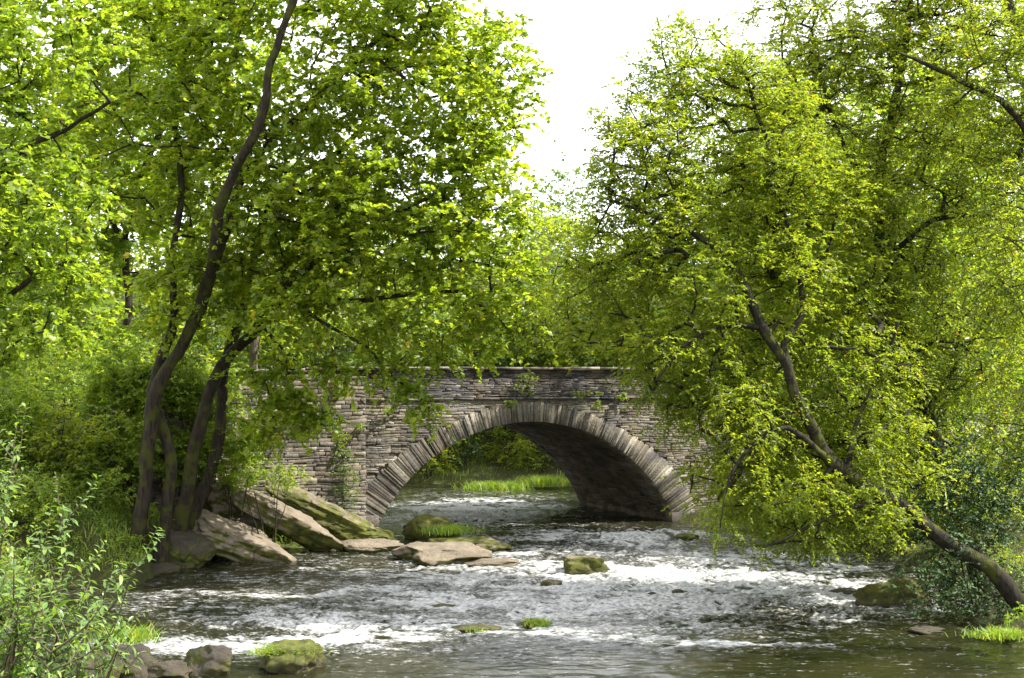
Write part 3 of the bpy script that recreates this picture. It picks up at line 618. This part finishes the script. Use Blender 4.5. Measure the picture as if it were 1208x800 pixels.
px_tree('willow_tree', 1330, 27, 'willow crown hanging in from the right edge of the view', [[(1310, 560, 27, 14), (1290, 400, 0, 12), (1260, 260, 0, 9), (1230, 120, 0, 6), (1190, 0, 0, 4)], [(1270, 300, 27, 6), (1200, 140, 26.5, 4), (1120, 90, 26.3, 3), (1060, 60, 26.2, 1.8)]],
    [(1190, 90, 90, 100, 26.5, 1.6), (1200, 300, 60, 110, 27, 1.5, .8), (1210, 470, 50, 80, 27, 1.3, .8)], M['leaf_wil'], M['bark'], .48, 9, 14, .50, .092, .46, 43, holes=.08, rtip=.007, **WIL)
px_tree('alder_tree', 1120, 42, 'shaded bushy alder filling the back of the right bank beside the bridge end', [[(1100, 600, 42, 9), (1080, 480, 0, 8), (1060, 360, 0, 6), (1040, 200, 0, 4)], [(1085, 470, 42, 4), (990, 400, 0, 3), (930, 340, 0, 2)]],
    [(1000, 400, 140, 130, 42, 2.6), (1120, 330, 120, 180, 42, 2.6), (900, 300, 110, 120, 43, 2.6), (1000, 540, 120, 70, 41, 2), (1150, 560, 90, 90, 41, 2), (820, 380, 60, 60, 44, 1.8, .7), (1000, 180, 170, 120, 43, 3), (940, 470, 90, 80, 42.5, 2), (920, 580, 70, 60, 42, 1.6), (1190, 440, 70, 110, 38, 1.6), (1080, 470, 90, 80, 39, 1.5)], M['leaf_bush'], M['bark'], .85, 9, 13, .85, .15, .55, 44, holes=-.1, hs=.4, twmesh=False)

# ivy on the second trunk, and a hanging ivy bush by the water
def leafy_cloud(name, mat, parent, centres, seed, twigs, lpt, rad, size, aspect=.8, **kw):
    r = np.random.default_rng(seed); pos, ld, nr, sz, rn, tw = spray(np.asarray(centres), r, twigs, lpt, rad, size, aspect, **kw)
    v, f, rr = leaves_mesh(pos, ld, nr, sz, aspect, rn); return mesh_np(name, v, f, mat, parent, rr)
ivt = [o for o in bpy.data.objects if o.get('label', '').startswith('ivy-clad')][0]
s = pxlimb([(1128, 600, 33.8, 5), (1110, 540, 0, 5), (1090, 470, 0, 5), (1062, 400, 0, 5), (1046, 340, 0, 5), (1036, 290, 0, 5), (1038, 230, 0, 4)], 3)
r = np.random.default_rng(5); ic = s[::1, :3].repeat(3, 0); ic = ic + r.normal(0, .16, ic.shape)
leafy_cloud('ivy', M['leaf_ivy'], ivt, ic, 6, 6, 9, .34, .075, tilt=1.2)
NT = []
def bush(name, base, blobs, label, cat, leaf, seed, spacing=.5, twigs=8, lpt=11, rad=.45, size=.08, aspect=.5, group=None, stems=5, bark='bark', **kw):
    """world-space blobs (x,y,z,rx,ry,rz)"""
    global NL
    r = np.random.default_rng(seed); base = np.asarray(base, float); root = empty(name, base, label, cat, group)
    C_ = sample_blobs(blobs, spacing, r, kw.pop('holes', -.1), kw.pop('hs', .8)); ls = []
    for k in range(stems):
        tgt = C_[r.integers(len(C_))]; rows = [(*(base + V(r.normal(0, .12), r.normal(0, .12), -.15)), .03)]
        for t_ in (.4, .8, 1.0): rows.append((*(base + (tgt - base) * t_ + r.normal(0, .06, 3)), .03 * (1.15 - t_)))
        ls.append(smooth_line(rows, .2))
    tb = grow(ls, C_, r, .006); v, q = tube_batch([(l[:, :3], l[:, 3]) for l in ls] + tb, 5)
    mesh_np('stems', v, q, M[bark], root, smooth=True)
    pos, ld, nr, sz, rn, tw = spray(C_, r, twigs, lpt, rad, size, aspect, **kw)
    v, f, rr = leaves_mesh(pos, ld, nr, sz, aspect, rn); mesh_np('foliage', v, f, leaf, root, rr); NL += len(pos); return root
def gb(px, py, D, rx, ry, rd):   # one world blob from a place in the view
    c = P(px, py, D); return (*c, rx * D / F, rd, ry * D / F)
def gbase(px, D):
    b_ = P(px, 600, D); b_[2] = float(th(b_[0], b_[1])); return b_
bush('ivy_bush', gbase(1150, 31.5), [gb(1140, 600, 31.3, 75, 55, 1.0), gb(1170, 550, 31.5, 50, 45, .8), gb(1105, 660, 30.0, 42, 45, .7), gb(1080, 695, 29.6, 24, 30, .4), gb(1150, 690, 31, 60, 40, .8)], 'dark ivy bush round the foot of the leaning trunk', 'bush', M['leaf_ivy'], 51, .38, 7, 10, .36, .07, .8, tilt=1.0)
bush('hazel_bush', gbase(930, 44), [gb(900, 560, 44, 60, 50, 1.0), gb(970, 610, 43, 60, 30, 1.0), gb(860, 610, 45, 25, 20, .6)], 'dusky bush against the right end of the bridge wall', 'bush', M['leaf_bush'], 53, .6, 8, 10, .5, .09)

# left bank undergrowth
LB = [((75, 525, 38.6, 50, 45, 1.2), 'big dark-leaved bush under the left edge trees', 'leaf_wil', .55, .10), ((25, 590, 36.5, 60, 35, 1.0), 'low green bush above the calm water at the far left', 'leaf_bush', .45, .08),
      ((125, 490, 40.3, 48, 42, 1.1), 'yellowing bush left of the crossing sycamore trunks', 'leaf_bush', .5, .09), ((275, 515, 40.4, 32, 55, .8), 'fresh green shrub between the right stems and the bridge wall', 'leaf_oak', .36, .09),
      ((110, 570, 38.2, 45, 22, .8), 'low bramble mound on the sunny left slope', 'leaf_bush', .42, .08), ((85, 440, 43, 95, 50, 1.8), 'broad shaded bush high on the left bank', 'leaf_bush', .7, .12),
      ((235, 500, 40.8, 34, 42, .8), 'thin bush seen between the sycamore stems', 'leaf_oak', .6, .10), ((205, 450, 40.4, 40, 45, .8), 'arching sunlit bush in front of the left end of the wing wall', 'leaf_bush', .32, .09),
      ((250, 460, 41.2, 36, 36, .6), 'yellow-leaved bush against the wing wall between the stems', 'leaf_bush', .32, .09),
      ((145, 530, 39.6, 40, 42, .8), 'leafy bush just left of the sycamore trunks', 'leaf_bush', .34, .09),
      ((10, 490, 39.0, 45, 50, 1.2), 'bush at the outer left edge above the sapling tops', 'leaf_oak', .42, .10),
      ((225, 535, 40.4, 32, 32, .5), 'low bush behind the leaning sycamore stems', 'leaf_oak', .30, .08),
      ((150, 445, 40.6, 50, 45, 1.0), 'leafy bush at the far end of the wing wall', 'leaf_oak', .36, .10),
      ((320, 560, 40.2, 35, 14, .6), 'yellow-green bracken patch above the slabs', 'leaf_bush', .4, .07),
      ((165, 610, 38.6, 30, 18, .6), 'little shrub behind the foot of the sycamores', 'leaf_bush', .4, .07)]
for i, (g_, lab, lf, sp, sz) in enumerate(LB):
    px, py, D, rx, ry, rd = g_
    bush('bramble_bush' if 'bramble' in lab else 'hazel_bush', gbase(px, D), [gb(px, py, D, rx, ry, rd), gb(px - rx * .5, py + ry * .4, D - .3, rx * .6, ry * .7, rd * .7), gb(px + rx * .4, py + ry * .3, D - .2, rx * .6, ry * .8, rd * .7)], lab, 'bush', M[lf], 60 + i, sp, 10, 13, sp * .95, sz, .55, group='bushes on the left bank', tilt=.7)
# plants on and beside the bridge wall
def FB(px, py, off=0.0):
    r_ = ray(px, py); c = V(0, 0, HC); k = np.dot(BO - BN * off - c, BN) / np.dot(r_, BN); return c + k * r_
WPL = [(405, 565, 17, 42, 'pale sapling growing at the foot of the wing wall', 'leaf_sap'), (345, 490, 24, 12, 'lower leafy clump hanging on the wing wall', 'leaf_bush'), (398, 458, 7, 13, 'fern tuft high on the wing wall below the coping', 'leaf_bush'),
       (404, 515, 6, 7, 'small moss clump halfway down the wing wall', 'leaf_bush'), (322, 515, 14, 12, 'brownish fern clump low on the wing wall', 'leaf_bush'), (425, 503, 5, 4, 'tiny tuft beside the wall seam', 'leaf_bush'),
       (622, 452, 12, 14, 'yellow-green seedling rooted in the parapet above the arch crown', 'leaf_oak'), (690, 463, 16, 4, 'grassy tuft on the string course right of the arch crown', 'leaf_bush'), (704, 478, 5, 5, 'small weed under the string course at the right', 'leaf_bush'),
       (602, 476, 8, 4, 'moss strip over the arch crown', 'leaf_bush'), (735, 468, 5, 6, 'tuft in the crack near the right parapet', 'leaf_bush'), (457, 485, 4, 4, 'tiny weed in the spandrel right of the seam', 'leaf_bush')]
for i, (px, py, rx, ry, lab, lf) in enumerate(WPL):
    c = FB(px, py, .22); D = c[1]; a, b_ = rx * D / F, ry * D / F; bs = FB(px, py + (ry * .8 if ry > 10 else 0), .0)
    bush('wall_plant', bs, [(*c, a, .16, b_)], lab, 'plant', M[lf], 90 + i, .17 if rx > 9 else .12, 5, 7, .17 if rx > 9 else .11, .055, .5, group='plants growing on the bridge wall', stems=2, bark='twig', holes=-.3)
# ------------------------------------------------------------------ background trees beyond the bridge
def far_tree(base, h, w, seed, label, leafm=None, src=None, name='ash_tree', sp=1.3):
    r = np.random.default_rng(seed); b_ = np.array(base, float); b_[2] = float(th(b_[0], b_[1])) - .2
    if src is not None:
        root = src.copy(); COL.objects.link(root); root.location = b_; root.rotation_euler = (0, 0, r.uniform(0, 6.28)); s_ = h / src['h']; root.scale = (s_ * w / (src['w'] * s_), s_ * w / (src['w'] * s_), s_)
        tag(root, label)
        for ch in src.children: c_ = ch.copy(); COL.objects.link(c_); c_.parent = root
        return root
    root_l = smooth_line([(*b_, .32), (*(b_ + V(.2, .1, h * .3)), .24), (*(b_ + V(-.2, .2, h * .6)), .15), (*(b_ + V(0, 0, h * .8)), .04)], .6)
    bl = [(*(b_ + V(r.uniform(-.35, .35) * w, r.uniform(-.35, .35) * w, h * z_)), w * q_ * .5, w * q_ * .5, h * .17) for z_, q_ in ((.25, .75), (.4, .95), (.55, .9), (.7, .75), (.85, .5), (.5, .9), (.35, .9))]
    root, k = tree(name, b_, label, 'tree', [root_l], bl, leafm or M['leaf_far'], M['bark_pale'], sp, 8, 10, sp * .92, .24, .6, seed, group='trees beyond the bridge', holes=.0, hs=.3, twmesh=False)
    root['h'] = h; root['w'] = w; return root
p1 = far_tree(P(560, 400, 72), 12, 9, 201, 'rounded tree rising behind the left half of the parapet')
p2 = far_tree(P(705, 400, 70), 11.5, 9, 202, 'tree filling the dip between sky gap and leaning alder', M['leaf_wil'])
FT = [(625, 86, 14.5, 8, 'pale tall tree at the foot of the open sky gap', 0), (480, 74, 12, 10, 'broad tree behind the sycamore boughs above the bridge', 1), (400, 78, 14, 11, 'dense tree behind the left end of the parapet', 0),
      (300, 82, 15, 11, 'tree far behind the left sycamore stems', 1), (200, 74, 15, 11, 'tall tree up the slope behind the bank oaks', 0), (80, 64, 15, 11, 'large tree high on the left bank behind the bushes', 1),
      (-40, 60, 16, 12, 'outermost tree beyond the left bank', 0), (660, 96, 13, 12, 'distant tree low behind the middle of the parapet', 1), (590, 100, 12, 12, 'distant rounded tree left of the sky gap', 0),
      (770, 76, 13.5, 10, 'tree behind the right part of the parapet', 1), (850, 72, 15, 11, 'tree behind the drooping alder crown', 0), (940, 68, 16, 11, 'tree behind the bend of the leaning trunk', 1),
      (1050, 64, 17, 12, 'tall tree behind the ivy-clad trunk', 0), (1170, 60, 17, 12, 'outermost tree beyond the right bank', 1)]
for i, (px, D, h, w, lab, s_) in enumerate(FT): far_tree(P(px, 400, D), h, w, 210 + i, lab, src=(p1, p2)[s_])
for o in bpy.data.objects:
    for k in ('h', 'w'):
        if k in o: del o[k]
# thicket seen through the arch and above the parapet
TK = [(505, 66, 'thicket on the far bank at the left of the arch opening'), (545, 67, 'shaded far-bank bush at the middle left of the arch opening'), (590, 67, 'far-bank bush right behind the pale grass tuft'), (635, 66, 'dark bush at the right of the arch opening'), (690, 66, 'far-bank bush hidden mostly by the arch wall'), (450, 68, 'far-bank bush beyond the left springing')]
for i, (px, D, lab) in enumerate(TK):
    b_ = gbase(px, D); bush('thicket_bush', b_, [(b_[0], b_[1], b_[2] + 1.1, 1.5, 1.0, 1.2), (b_[0] + .6, b_[1] + 1, b_[2] + 2.2, 1.4, 1.2, 1.3), (b_[0] - .7, b_[1] + .8, b_[2] + 1.7, 1.2, 1.2, 1.3)], lab, 'bush', M[('leaf_wil', 'leaf_ivy', 'leaf_wil')[i % 3]], 120 + i, .75, 8, 10, .7, .13, .5, group='bushes on the far bank')
BK = [(440, 60), (520, 62), (600, 63), (680, 64), (760, 60), (840, 56)]
for i, (px, D) in enumerate(BK):
    b_ = P(px, 400, D + 10); b_[2] = float(th(b_[0], b_[1]))
    bush('thicket_bush', b_, [(b_[0], b_[1], b_[2] + 2.2, 2.6, 1.8, 2.0), (b_[0] + 1.4, b_[1] + 1, b_[2] + 4.2, 2.2, 1.6, 1.6)], ['tall hazy bush showing over the parapet at the sycamore boughs', 'tall soft bush over the parapet left of the arch crown', 'tall soft bush over the parapet above the arch crown', 'tall soft bush over the parapet at the sky gap', 'tall bush over the parapet beside the alder twigs', 'tall bush over the parapet behind the alder crown'][i], 'bush', M['leaf_far'], 140 + i, 1.1, 8, 10, 1.0, .17, .5, group='tall bushes showing over the parapet')

# ------------------------------------------------------------------ rocks
def icos(sub):
    import bmesh
    bm = bmesh.new(); bmesh.ops.create_icosphere(bm, subdivisions=sub, radius=1); bm.verts.ensure_lookup_table()
    v = np.array([q.co for q in bm.verts]); f = np.array([[l.index for l in q.verts] for q in bm.faces]); bm.free(); return v, f
ICO5 = icos(6); ICO4 = icos(5)
def rock(name, c, size, rot, label, mat, seed, cuts=(), cat='rock', group=None, nz_=.22, big=False, tilt=None):
    """cuts: (normal, distance) planes that flatten the unit shape"""
    r = np.random.default_rng(seed); v, f = (ICO5 if big else ICO4); v = v.copy()
    allc = [(unit(np.array(n_, float)), d) for n_, d in cuts] + [(unit(r.normal(size=3)), r.uniform(.62, .9)) for _ in range(7)]
    for n_, d in allc:
        k = v @ n_ - d; v = v - np.where(k > 0, k * .93, 0)[:, None] * n_
    v = v * (1 + nz_ * fbm(v * 1.4 + seed, 3))[:, None]; S = np.array(size, float); v = v * S
    s_ = float(S.mean()); v = v + (fbm(v * 3.2 / max(s_, .3) ** .5 + seed, 5, .55) * .05 * s_ ** .7)[:, None] * unit(v)
    strat = np.abs(noise(np.stack([v[:, 0] * .4, v[:, 1] * .4, v[:, 2] * 5.0], -1) + seed)) * .06 * s_; v = v - strat[:, None] * unit(v * V(1, 1, .2))
    gr = np.abs(noise(v * V(.9, 1.6, 1.2) / max(s_, .3) + seed * 3)); v = v - (np.exp(-(gr / .035) ** 2) * .055 * s_)[:, None] * unit(v)
    if tilt is not None:
        ax = np.array(tilt, float); e = bpy.context and Vector((0, 0, 1)).rotation_difference(Vector(ax).normalized()).to_matrix(); v = v @ np.array(e).T
    cs, sn = math.cos(rot), math.sin(rot); v = v @ np.array([[cs, sn, 0], [-sn, cs, 0], [0, 0, 1]])
    o = mesh_np(name, v, f, mat, smooth=True); o.location = [float(q) for q in c]
    return tag(o, label, cat, group)
def rk(px, py, wpx, hpx, lab, mat, seed, name='boulder', depth=.8, rot=0., cuts=(), up=.5, cat='rock', group='rocks in the river', **kw):
    """px,py = water line centre; wpx,hpx = visible width and height"""
    c = G(px, py); a = wpx * c[1] / F / 2; h = hpx * c[1] / F
    return rock(name, (c[0], c[1] + a * depth * .4, c[2] + h * (1 - 1 / up * .5) if False else c[2] + h * .28), (a * 1.08, a * depth, h * .78), rot, lab, mat, seed, cuts, cat, group, **kw)
rk(691, 678, 60, 25, 'square mossy boulder standing alone in midstream', M['rock_moss'], 301, cuts=[((0, 0, 1), .6), ((-1, -.2, 0), .7), ((1, -.3, .1), .75)])
rk(1053, 715, 90, 30, 'long moss-topped boulder under the alder twigs at the right', M['rock_green'], 302, depth=.6)
rk(338, 792, 92, 38, 'mossy grass-fringed boulder at the bottom edge of the river', M['rock_green'], 303, cuts=[((-.3, -.2, 1), .5), ((-1, -.3, .2), .6), ((.6, -.5, .6), .7)])
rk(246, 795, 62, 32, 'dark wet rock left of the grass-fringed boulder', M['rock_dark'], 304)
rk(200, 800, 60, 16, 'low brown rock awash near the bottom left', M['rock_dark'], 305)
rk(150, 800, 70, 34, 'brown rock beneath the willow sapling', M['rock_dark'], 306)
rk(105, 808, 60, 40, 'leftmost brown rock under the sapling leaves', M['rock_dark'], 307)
rk(508, 637, 62, 26, 'round mossy hump between the springing and the bare slab', M['rock_green'], 308)
rk(545, 648, 95, 14, 'low grassy rock ledge right of the mossy hump', M['rock_green'], 309, depth=.5)
rk(520, 664, 104, 24, 'smooth pale whaleback rock amid the stream', M['rock'], 310, depth=.9, cuts=[((.1, -.1, 1), .55)])
rk(580, 668, 60, 8, 'pale sliver of rock trailing from the whaleback', M['rock'], 311, depth=.6)
rk(438, 650, 80, 14, 'flat pale rock at the water end of the slabs', M['rock'], 312, depth=.7, cuts=[((0, 0, 1), .6)])
rk(576, 650, 50, 12, 'brown rock just beyond the whaleback', M['rock_moss'], 313)
rk(650, 692, 22, 8, 'small mossy stone just below the midstream boulder', M['rock_moss'], 314)
rk(800, 702, 14, 6, 'small dark stone poking from the white rapids', M['rock_dark'], 315)
rk(770, 703, 10, 4, 'tiny dark stone left of its twin in the rapids', M['rock_dark'], 316)
rk(808, 637, 34, 7, 'greenish stone at the edge of the dark water by the right springing', M['rock_green'], 317)
rk(998, 700, 36, 5, 'flat stone left of the long moss-topped boulder', M['rock_dark'], 318)
rk(1092, 747, 44, 6, 'dark flat stone awash at the calm right pool', M['rock_dark'], 319)
rk(632, 738, 34, 5, 'weed-topped stone awash in the middle rapids', M['rock_green'], 320)
rk(560, 744, 60, 5, 'long weedy shelf awash near the lower rapids', M['rock_green'], 321, depth=.5)
rk(520, 717, 28, 4, 'little weedy stone awash in the open rapids', M['rock_green'], 322)
# sloping slabs of the left bank
def slab(px, py, D, S, normal, lab, mat, seed, rot=0., **kw):
    c = P(px, py, D) - V(0, 0, .14); S = tuple(q * .92 for q in S)
    return rock('sloping_rock', c, S, rot, lab, mat, seed, cuts=[((0, 0, 1), .5), ((0, -1, .15), .72), ((0, 1, 0), .8)], tilt=normal, big=True, nz_=.17, group='sloping slabs of the left bank', **kw)
slab(285, 634, 39.6, (2.1, 1.0, .62), (.40, -.10, .9), 'lowest tan slab sloping into the calm water', M['rock'], 331)
slab(335, 606, 40.9, (2.3, .7, .6), (.46, -.16, .87), 'long smooth slab running down from the sycamores to the water', M['rock'], 332)
slab(262, 580, 41.3, (1.0, .7, .7), (.45, -.25, .9), 'upper blocky slab against the sycamore stems', M['rock'], 333)
slab(385, 600, 42.2, (2.1, .6, .5), (.42, -.2, .87), 'mossy ridge of rock above the long slab', M['rock_moss'], 334)
slab(432, 628, 42.4, (1.3, .8, .50), (.2, -.1, .97), 'moss-covered rock at the foot of the left springing', M['rock_green'], 335)
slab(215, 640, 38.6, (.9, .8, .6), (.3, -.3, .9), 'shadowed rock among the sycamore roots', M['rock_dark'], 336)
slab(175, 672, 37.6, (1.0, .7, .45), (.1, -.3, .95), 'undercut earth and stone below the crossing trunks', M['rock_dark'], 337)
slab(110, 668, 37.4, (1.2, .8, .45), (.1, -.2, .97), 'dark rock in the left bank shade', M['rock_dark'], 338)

# ------------------------------------------------------------------ grass
def blades(pts, r, hmin, hmax, w=.010, lean=.45):
    n_ = len(pts); h = r.uniform(hmin, hmax, n_)[:, None]; a = r.uniform(0, 6.28, n_); sd = np.stack([np.cos(a), np.sin(a), 0 * a], 1)
    ld = r.normal(0, lean, (n_, 3)); ld[:, 2] = 0; up_ = V(0, 0, 1)
    m_ = pts + up_ * h * .55 + ld * h * .35; e = pts + up_ * h * .92 + ld * h * 1.1; W_ = w * r.uniform(.7, 1.4, n_)[:, None]
    v = np.stack([pts - sd * W_, pts + sd * W_, m_ + sd * W_ * .8, m_ - sd * W_ * .8, e], 1).reshape(-1, 3); k = np.arange(n_)[:, None] * 5
    return v, [k + np.array([[0, 1, 2, 3]]), k + np.array([[3, 2, 4]])], np.repeat(r.random(n_), 5)
r = np.random.default_rng(77)
def scatter(n_, x0, x1, y0, y1, cond=None):
    x = r.uniform(x0, x1, n_); y = r.uniform(y0, y1, n_); d = river_sd(x, y); dens = fbm(n2(x * .7, y * .7, 3.0), 3)
    k = (d > .12) & (dens > -.35)
    if cond is not None: k &= cond(x, y)
    x, y = x[k], y[k]; return np.stack([x, y, th(x, y) - .02], 1)
u_of = lambda x, y: (x - BO[0]) * BN[0] + (y - BO[1]) * BN[1]
pts = np.vstack([scatter(24000, -22, -3, 34, 46, lambda x, y: u_of(x, y) < -.1), scatter(3500, 6, 16, 27, 46, lambda x, y: u_of(x, y) < -.1), scatter(2000, -9, 9, 63, 70)])
v, f, rr = blades(pts, r, .12, .42, .012)
gs = mesh_np('grass', v, f, M['grass'], None, rr); tag(gs, 'long sunlit grass on both riverbanks', 'grass', kind='stuff')
ug = scatter(5200, -22, -3.5, 34, 46, lambda x, y: u_of(x, y) < -.1); ug = np.vstack([ug, scatter(1200, 6.5, 16, 27, 46, lambda x, y: u_of(x, y) < -.1)])
ug[:, 2] += .05 + .35 * np.clip(fbm(n2(ug[:, 0], ug[:, 1], 1.0), 3) + .4, 0, 1) * r.random(len(ug))
pos, ld, nr, sz, rn, tw = spray(ug, r, 4, 9, .22, .06, .5, tilt=.8)
v, f, rr = leaves_mesh(pos, ld, nr, sz, .55, rn); go = mesh_np('undergrowth', v, f, M['leaf_bush'], None, rr); tag(go, 'low leafy ground cover on both riverbanks', 'ground cover', kind='stuff')
def tuft(px, py, rx_m, n_, h, lab, on=None, seed=1, droop=.6, ry=.5, lift=.1):
    rr_ = np.random.default_rng(seed); c = G(px, py); p_ = np.stack([c[0] + rr_.normal(0, rx_m * .5, n_), c[1] + rr_.normal(0, rx_m * ry, n_), np.full(n_, c[2] + lift)], 1)
    v, f, q = blades(p_, rr_, h * .4, h, .010, droop); o = mesh_np('grass_tuft', v - c, f, M['grass'], None, q); o.location = [float(k) for k in c]
    tag(o, lab, 'grass tuft', 'grass tufts by the water')
tuft(336, 790, .42, 1300, .17, 'grass fringe on the boulder at the bottom edge', seed=1, droop=1.4, lift=.28, ry=.25)
tuft(530, 640, .7, 900, .30, 'grass tuft behind the whaleback rock', seed=2, lift=.3)
tuft(632, 738, .25, 500, .18, 'weed tuft awash in the middle rapids', seed=3, lift=.0)
tuft(585, 578, 1.2, 1500, .5, 'bright grass tuft on the far bank through the arch', seed=4, ry=.3, lift=.0)
tuft(640, 576, 1.0, 1500, .6, 'taller reedy tuft on the far bank right of the bright one', seed=5, ry=.3, lift=.1)
tuft(560, 744, .2, 700, .10, 'flat weed patch near the lower rapids', seed=6, lift=.0)
tuft(1195, 757, .8, 1200, .2, 'grass hanging over the right bank edge', seed=7, ry=.25, lift=.1)
tuft(410, 628, .8, 1200, .35, 'bright grass at the foot of the wing wall', seed=8, lift=.45, ry=.5)
tuft(150, 775, .5, 500, .35, 'yellow grass between the bottom left rocks', seed=9, lift=.3)

# ------------------------------------------------------------------ near willow saplings, bottom left
def near_leaves(pos, dirn, nrm, size, asp, r):
    side = unit(np.cross(dirn, nrm)); nrm = unit(np.cross(side, dirn)); n_ = len(pos); s = size[:, None]; w = s * asp * .5
    rows = []
    for t_, ww in ((.0, .05), (.25, .8), (.5, 1.0), (.75, .7), (1.0, .03)):
        c = pos + dirn * s * t_ - nrm * s * .22 * t_ * t_
        rows += [c - side * w * ww + nrm * w * ww * .35, c, c + side * w * ww + nrm * w * ww * .35]
    v = np.stack(rows, 1).reshape(-1, 3); k = np.arange(n_)[:, None] * 15; fs = []
    for i in range(4):
        for j in (0, 1): fs.append(k + np.array([[i * 3 + j, i * 3 + j + 1, i * 3 + j + 4, i * 3 + j + 3]]))
    return v, np.concatenate(fs), np.repeat(r, 15)
def sapling(stems, base, lab, seed, side_n=7, leaf=.105, nm='willow_sapling'):
    r = np.random.default_rng(seed); root = empty(nm, base, lab, 'shrub', 'willow saplings on the near bank'); tubes = []; Ls_ = [[], [], [], [], []]
    def shoot(line):
        L_ = np.linalg.norm(np.diff(line[:, :3], axis=0), axis=1).sum(); n_ = int(L_ / .025); t_ = np.linspace(.12, 1, n_); idx = t_ * (len(line) - 1)
        p_ = np.stack([np.interp(idx, np.arange(len(line)), line[:, k]) for k in range(3)], 1); tg = unit(np.gradient(p_, axis=0))
        ph = np.arange(n_) * 2.4 + r.uniform(0, 6); a = unit(np.cross(tg, V(.3, 1, .2) + 0 * tg)); b_ = np.cross(tg, a)
        out = a * np.cos(ph)[:, None] + b_ * np.sin(ph)[:, None]
        d = unit(out * .95 + tg * .55 + r.normal(0, .32, (n_, 3)) + V(0, 0, -.12)); nr = unit(V(0, 0, 1) + tg * .4 + r.normal(0, .35, (n_, 3)))
        Ls_[0].append(p_); Ls_[1].append(d); Ls_[2].append(nr); Ls_[3].append(leaf * r.uniform(.4, 1.2, n_) * (1 - .35 * t_ ** 3)); Ls_[4].append(r.random(n_))
    for st in stems:
        line = smooth_line(st, .12); tubes.append((line[:, :3], line[:, 3])); k0 = int(len(line) * .25); shoot(line[int(len(line) * .3):])
        for j in np.linspace(k0, len(line) - 4, side_n).astype(int):
            p_ = line[j, :3]; tg = unit(line[min(j + 1, len(line) - 1), :3] - line[j - 1, :3]); a = r.uniform(0, 6.28); d = unit(V(math.cos(a), math.sin(a) * .7, .55) + tg * .5); L_ = r.uniform(.3, .75) * (1.15 - j / len(line) * .6)
            s2 = smooth_line([(*p_, .005), (*(p_ + d * L_ * .5), .004), (*(p_ + d * L_ + V(0, 0, .06)), .002)], .06); tubes.append((s2[:, :3], s2[:, 3])); shoot(s2)
    v, q = tube_batch(tubes, 6); mesh_np('stems', v, q, M['twig'], root, smooth=True)
    v, f, q = near_leaves(np.concatenate(Ls_[0]), np.concatenate(Ls_[1]), np.concatenate(Ls_[2]), np.concatenate(Ls_[3]), .36, np.concatenate(Ls_[4]))
    mesh_np('foliage', v, f, M['leaf_sap'], root, q, smooth=True); return len(v) / 15
def st(lst, D, r0=.012):
    out = []
    for i, (px, py) in enumerate(lst): c = P(px, py, D); out.append((*c, r0 * (1 - .8 * i / (len(lst) - 1))))
    return out
def sbase(px, D): c = P(px, 900, D); return V(c[0], c[1], float(th(c[0], c[1])) - .05)
for i, (D, bpx, sts, lab) in enumerate([
    (11.0, 20, [[(38, 800), (60, 720), (78, 670), (72, 620), (66, 560)], [(30, 800), (110, 740), (150, 690), (172, 650), (186, 622)], [(0, 800), (-5, 700), (8, 600), (22, 480)], [(40, 800), (90, 760), (125, 700), (140, 665)]], 'willow sapling with one dark bare stem at the bottom left corner'),
    (9.5, -20, [[(-10, 800), (10, 740), (18, 690), (10, 640)], [(0, 800), (60, 770), (100, 740), (120, 715)], [(10, 800), (30, 760), (45, 720), (50, 690)]], 'low leafy willow sapling crowding the bottom left corner'),
    (12.5, -40, [[(-30, 700), (-5, 640), (10, 580), (22, 540), (30, 480)], [(-30, 740), (20, 700), (50, 650), (60, 600)], [(-20, 780), (30, 740), (80, 690), (110, 660), (125, 640)]], 'taller willow sapling at the left edge behind the others'),
    (10.2, 60, [[(90, 805), (110, 770), (135, 750), (150, 735)], [(60, 805), (75, 770), (95, 745)], [(120, 820), (150, 790), (165, 770)]], 'short willow shoots spreading right over the bottom rocks')]):
    b_ = sbase(bpx, D)
    rs = np.random.default_rng(500 + i); sts = sts + [[(q[0] + dx + rs.normal(0, 8), q[1] + dy + rs.normal(0, 8)) for q in s_] for s_ in sts for dx, dy in ((rs.uniform(-40, 5), rs.uniform(10, 70)), (rs.uniform(-50, -10), rs.uniform(30, 110)))] if i != 2 else sts
    stems = [[(*(b_ + (P(*s_[0], D) - b_) * 0), .016), *st(s_, D)] for s_ in sts]
    sapling(stems, b_, lab, 400 + i, side_n=17)
print('LEAVES', NL)
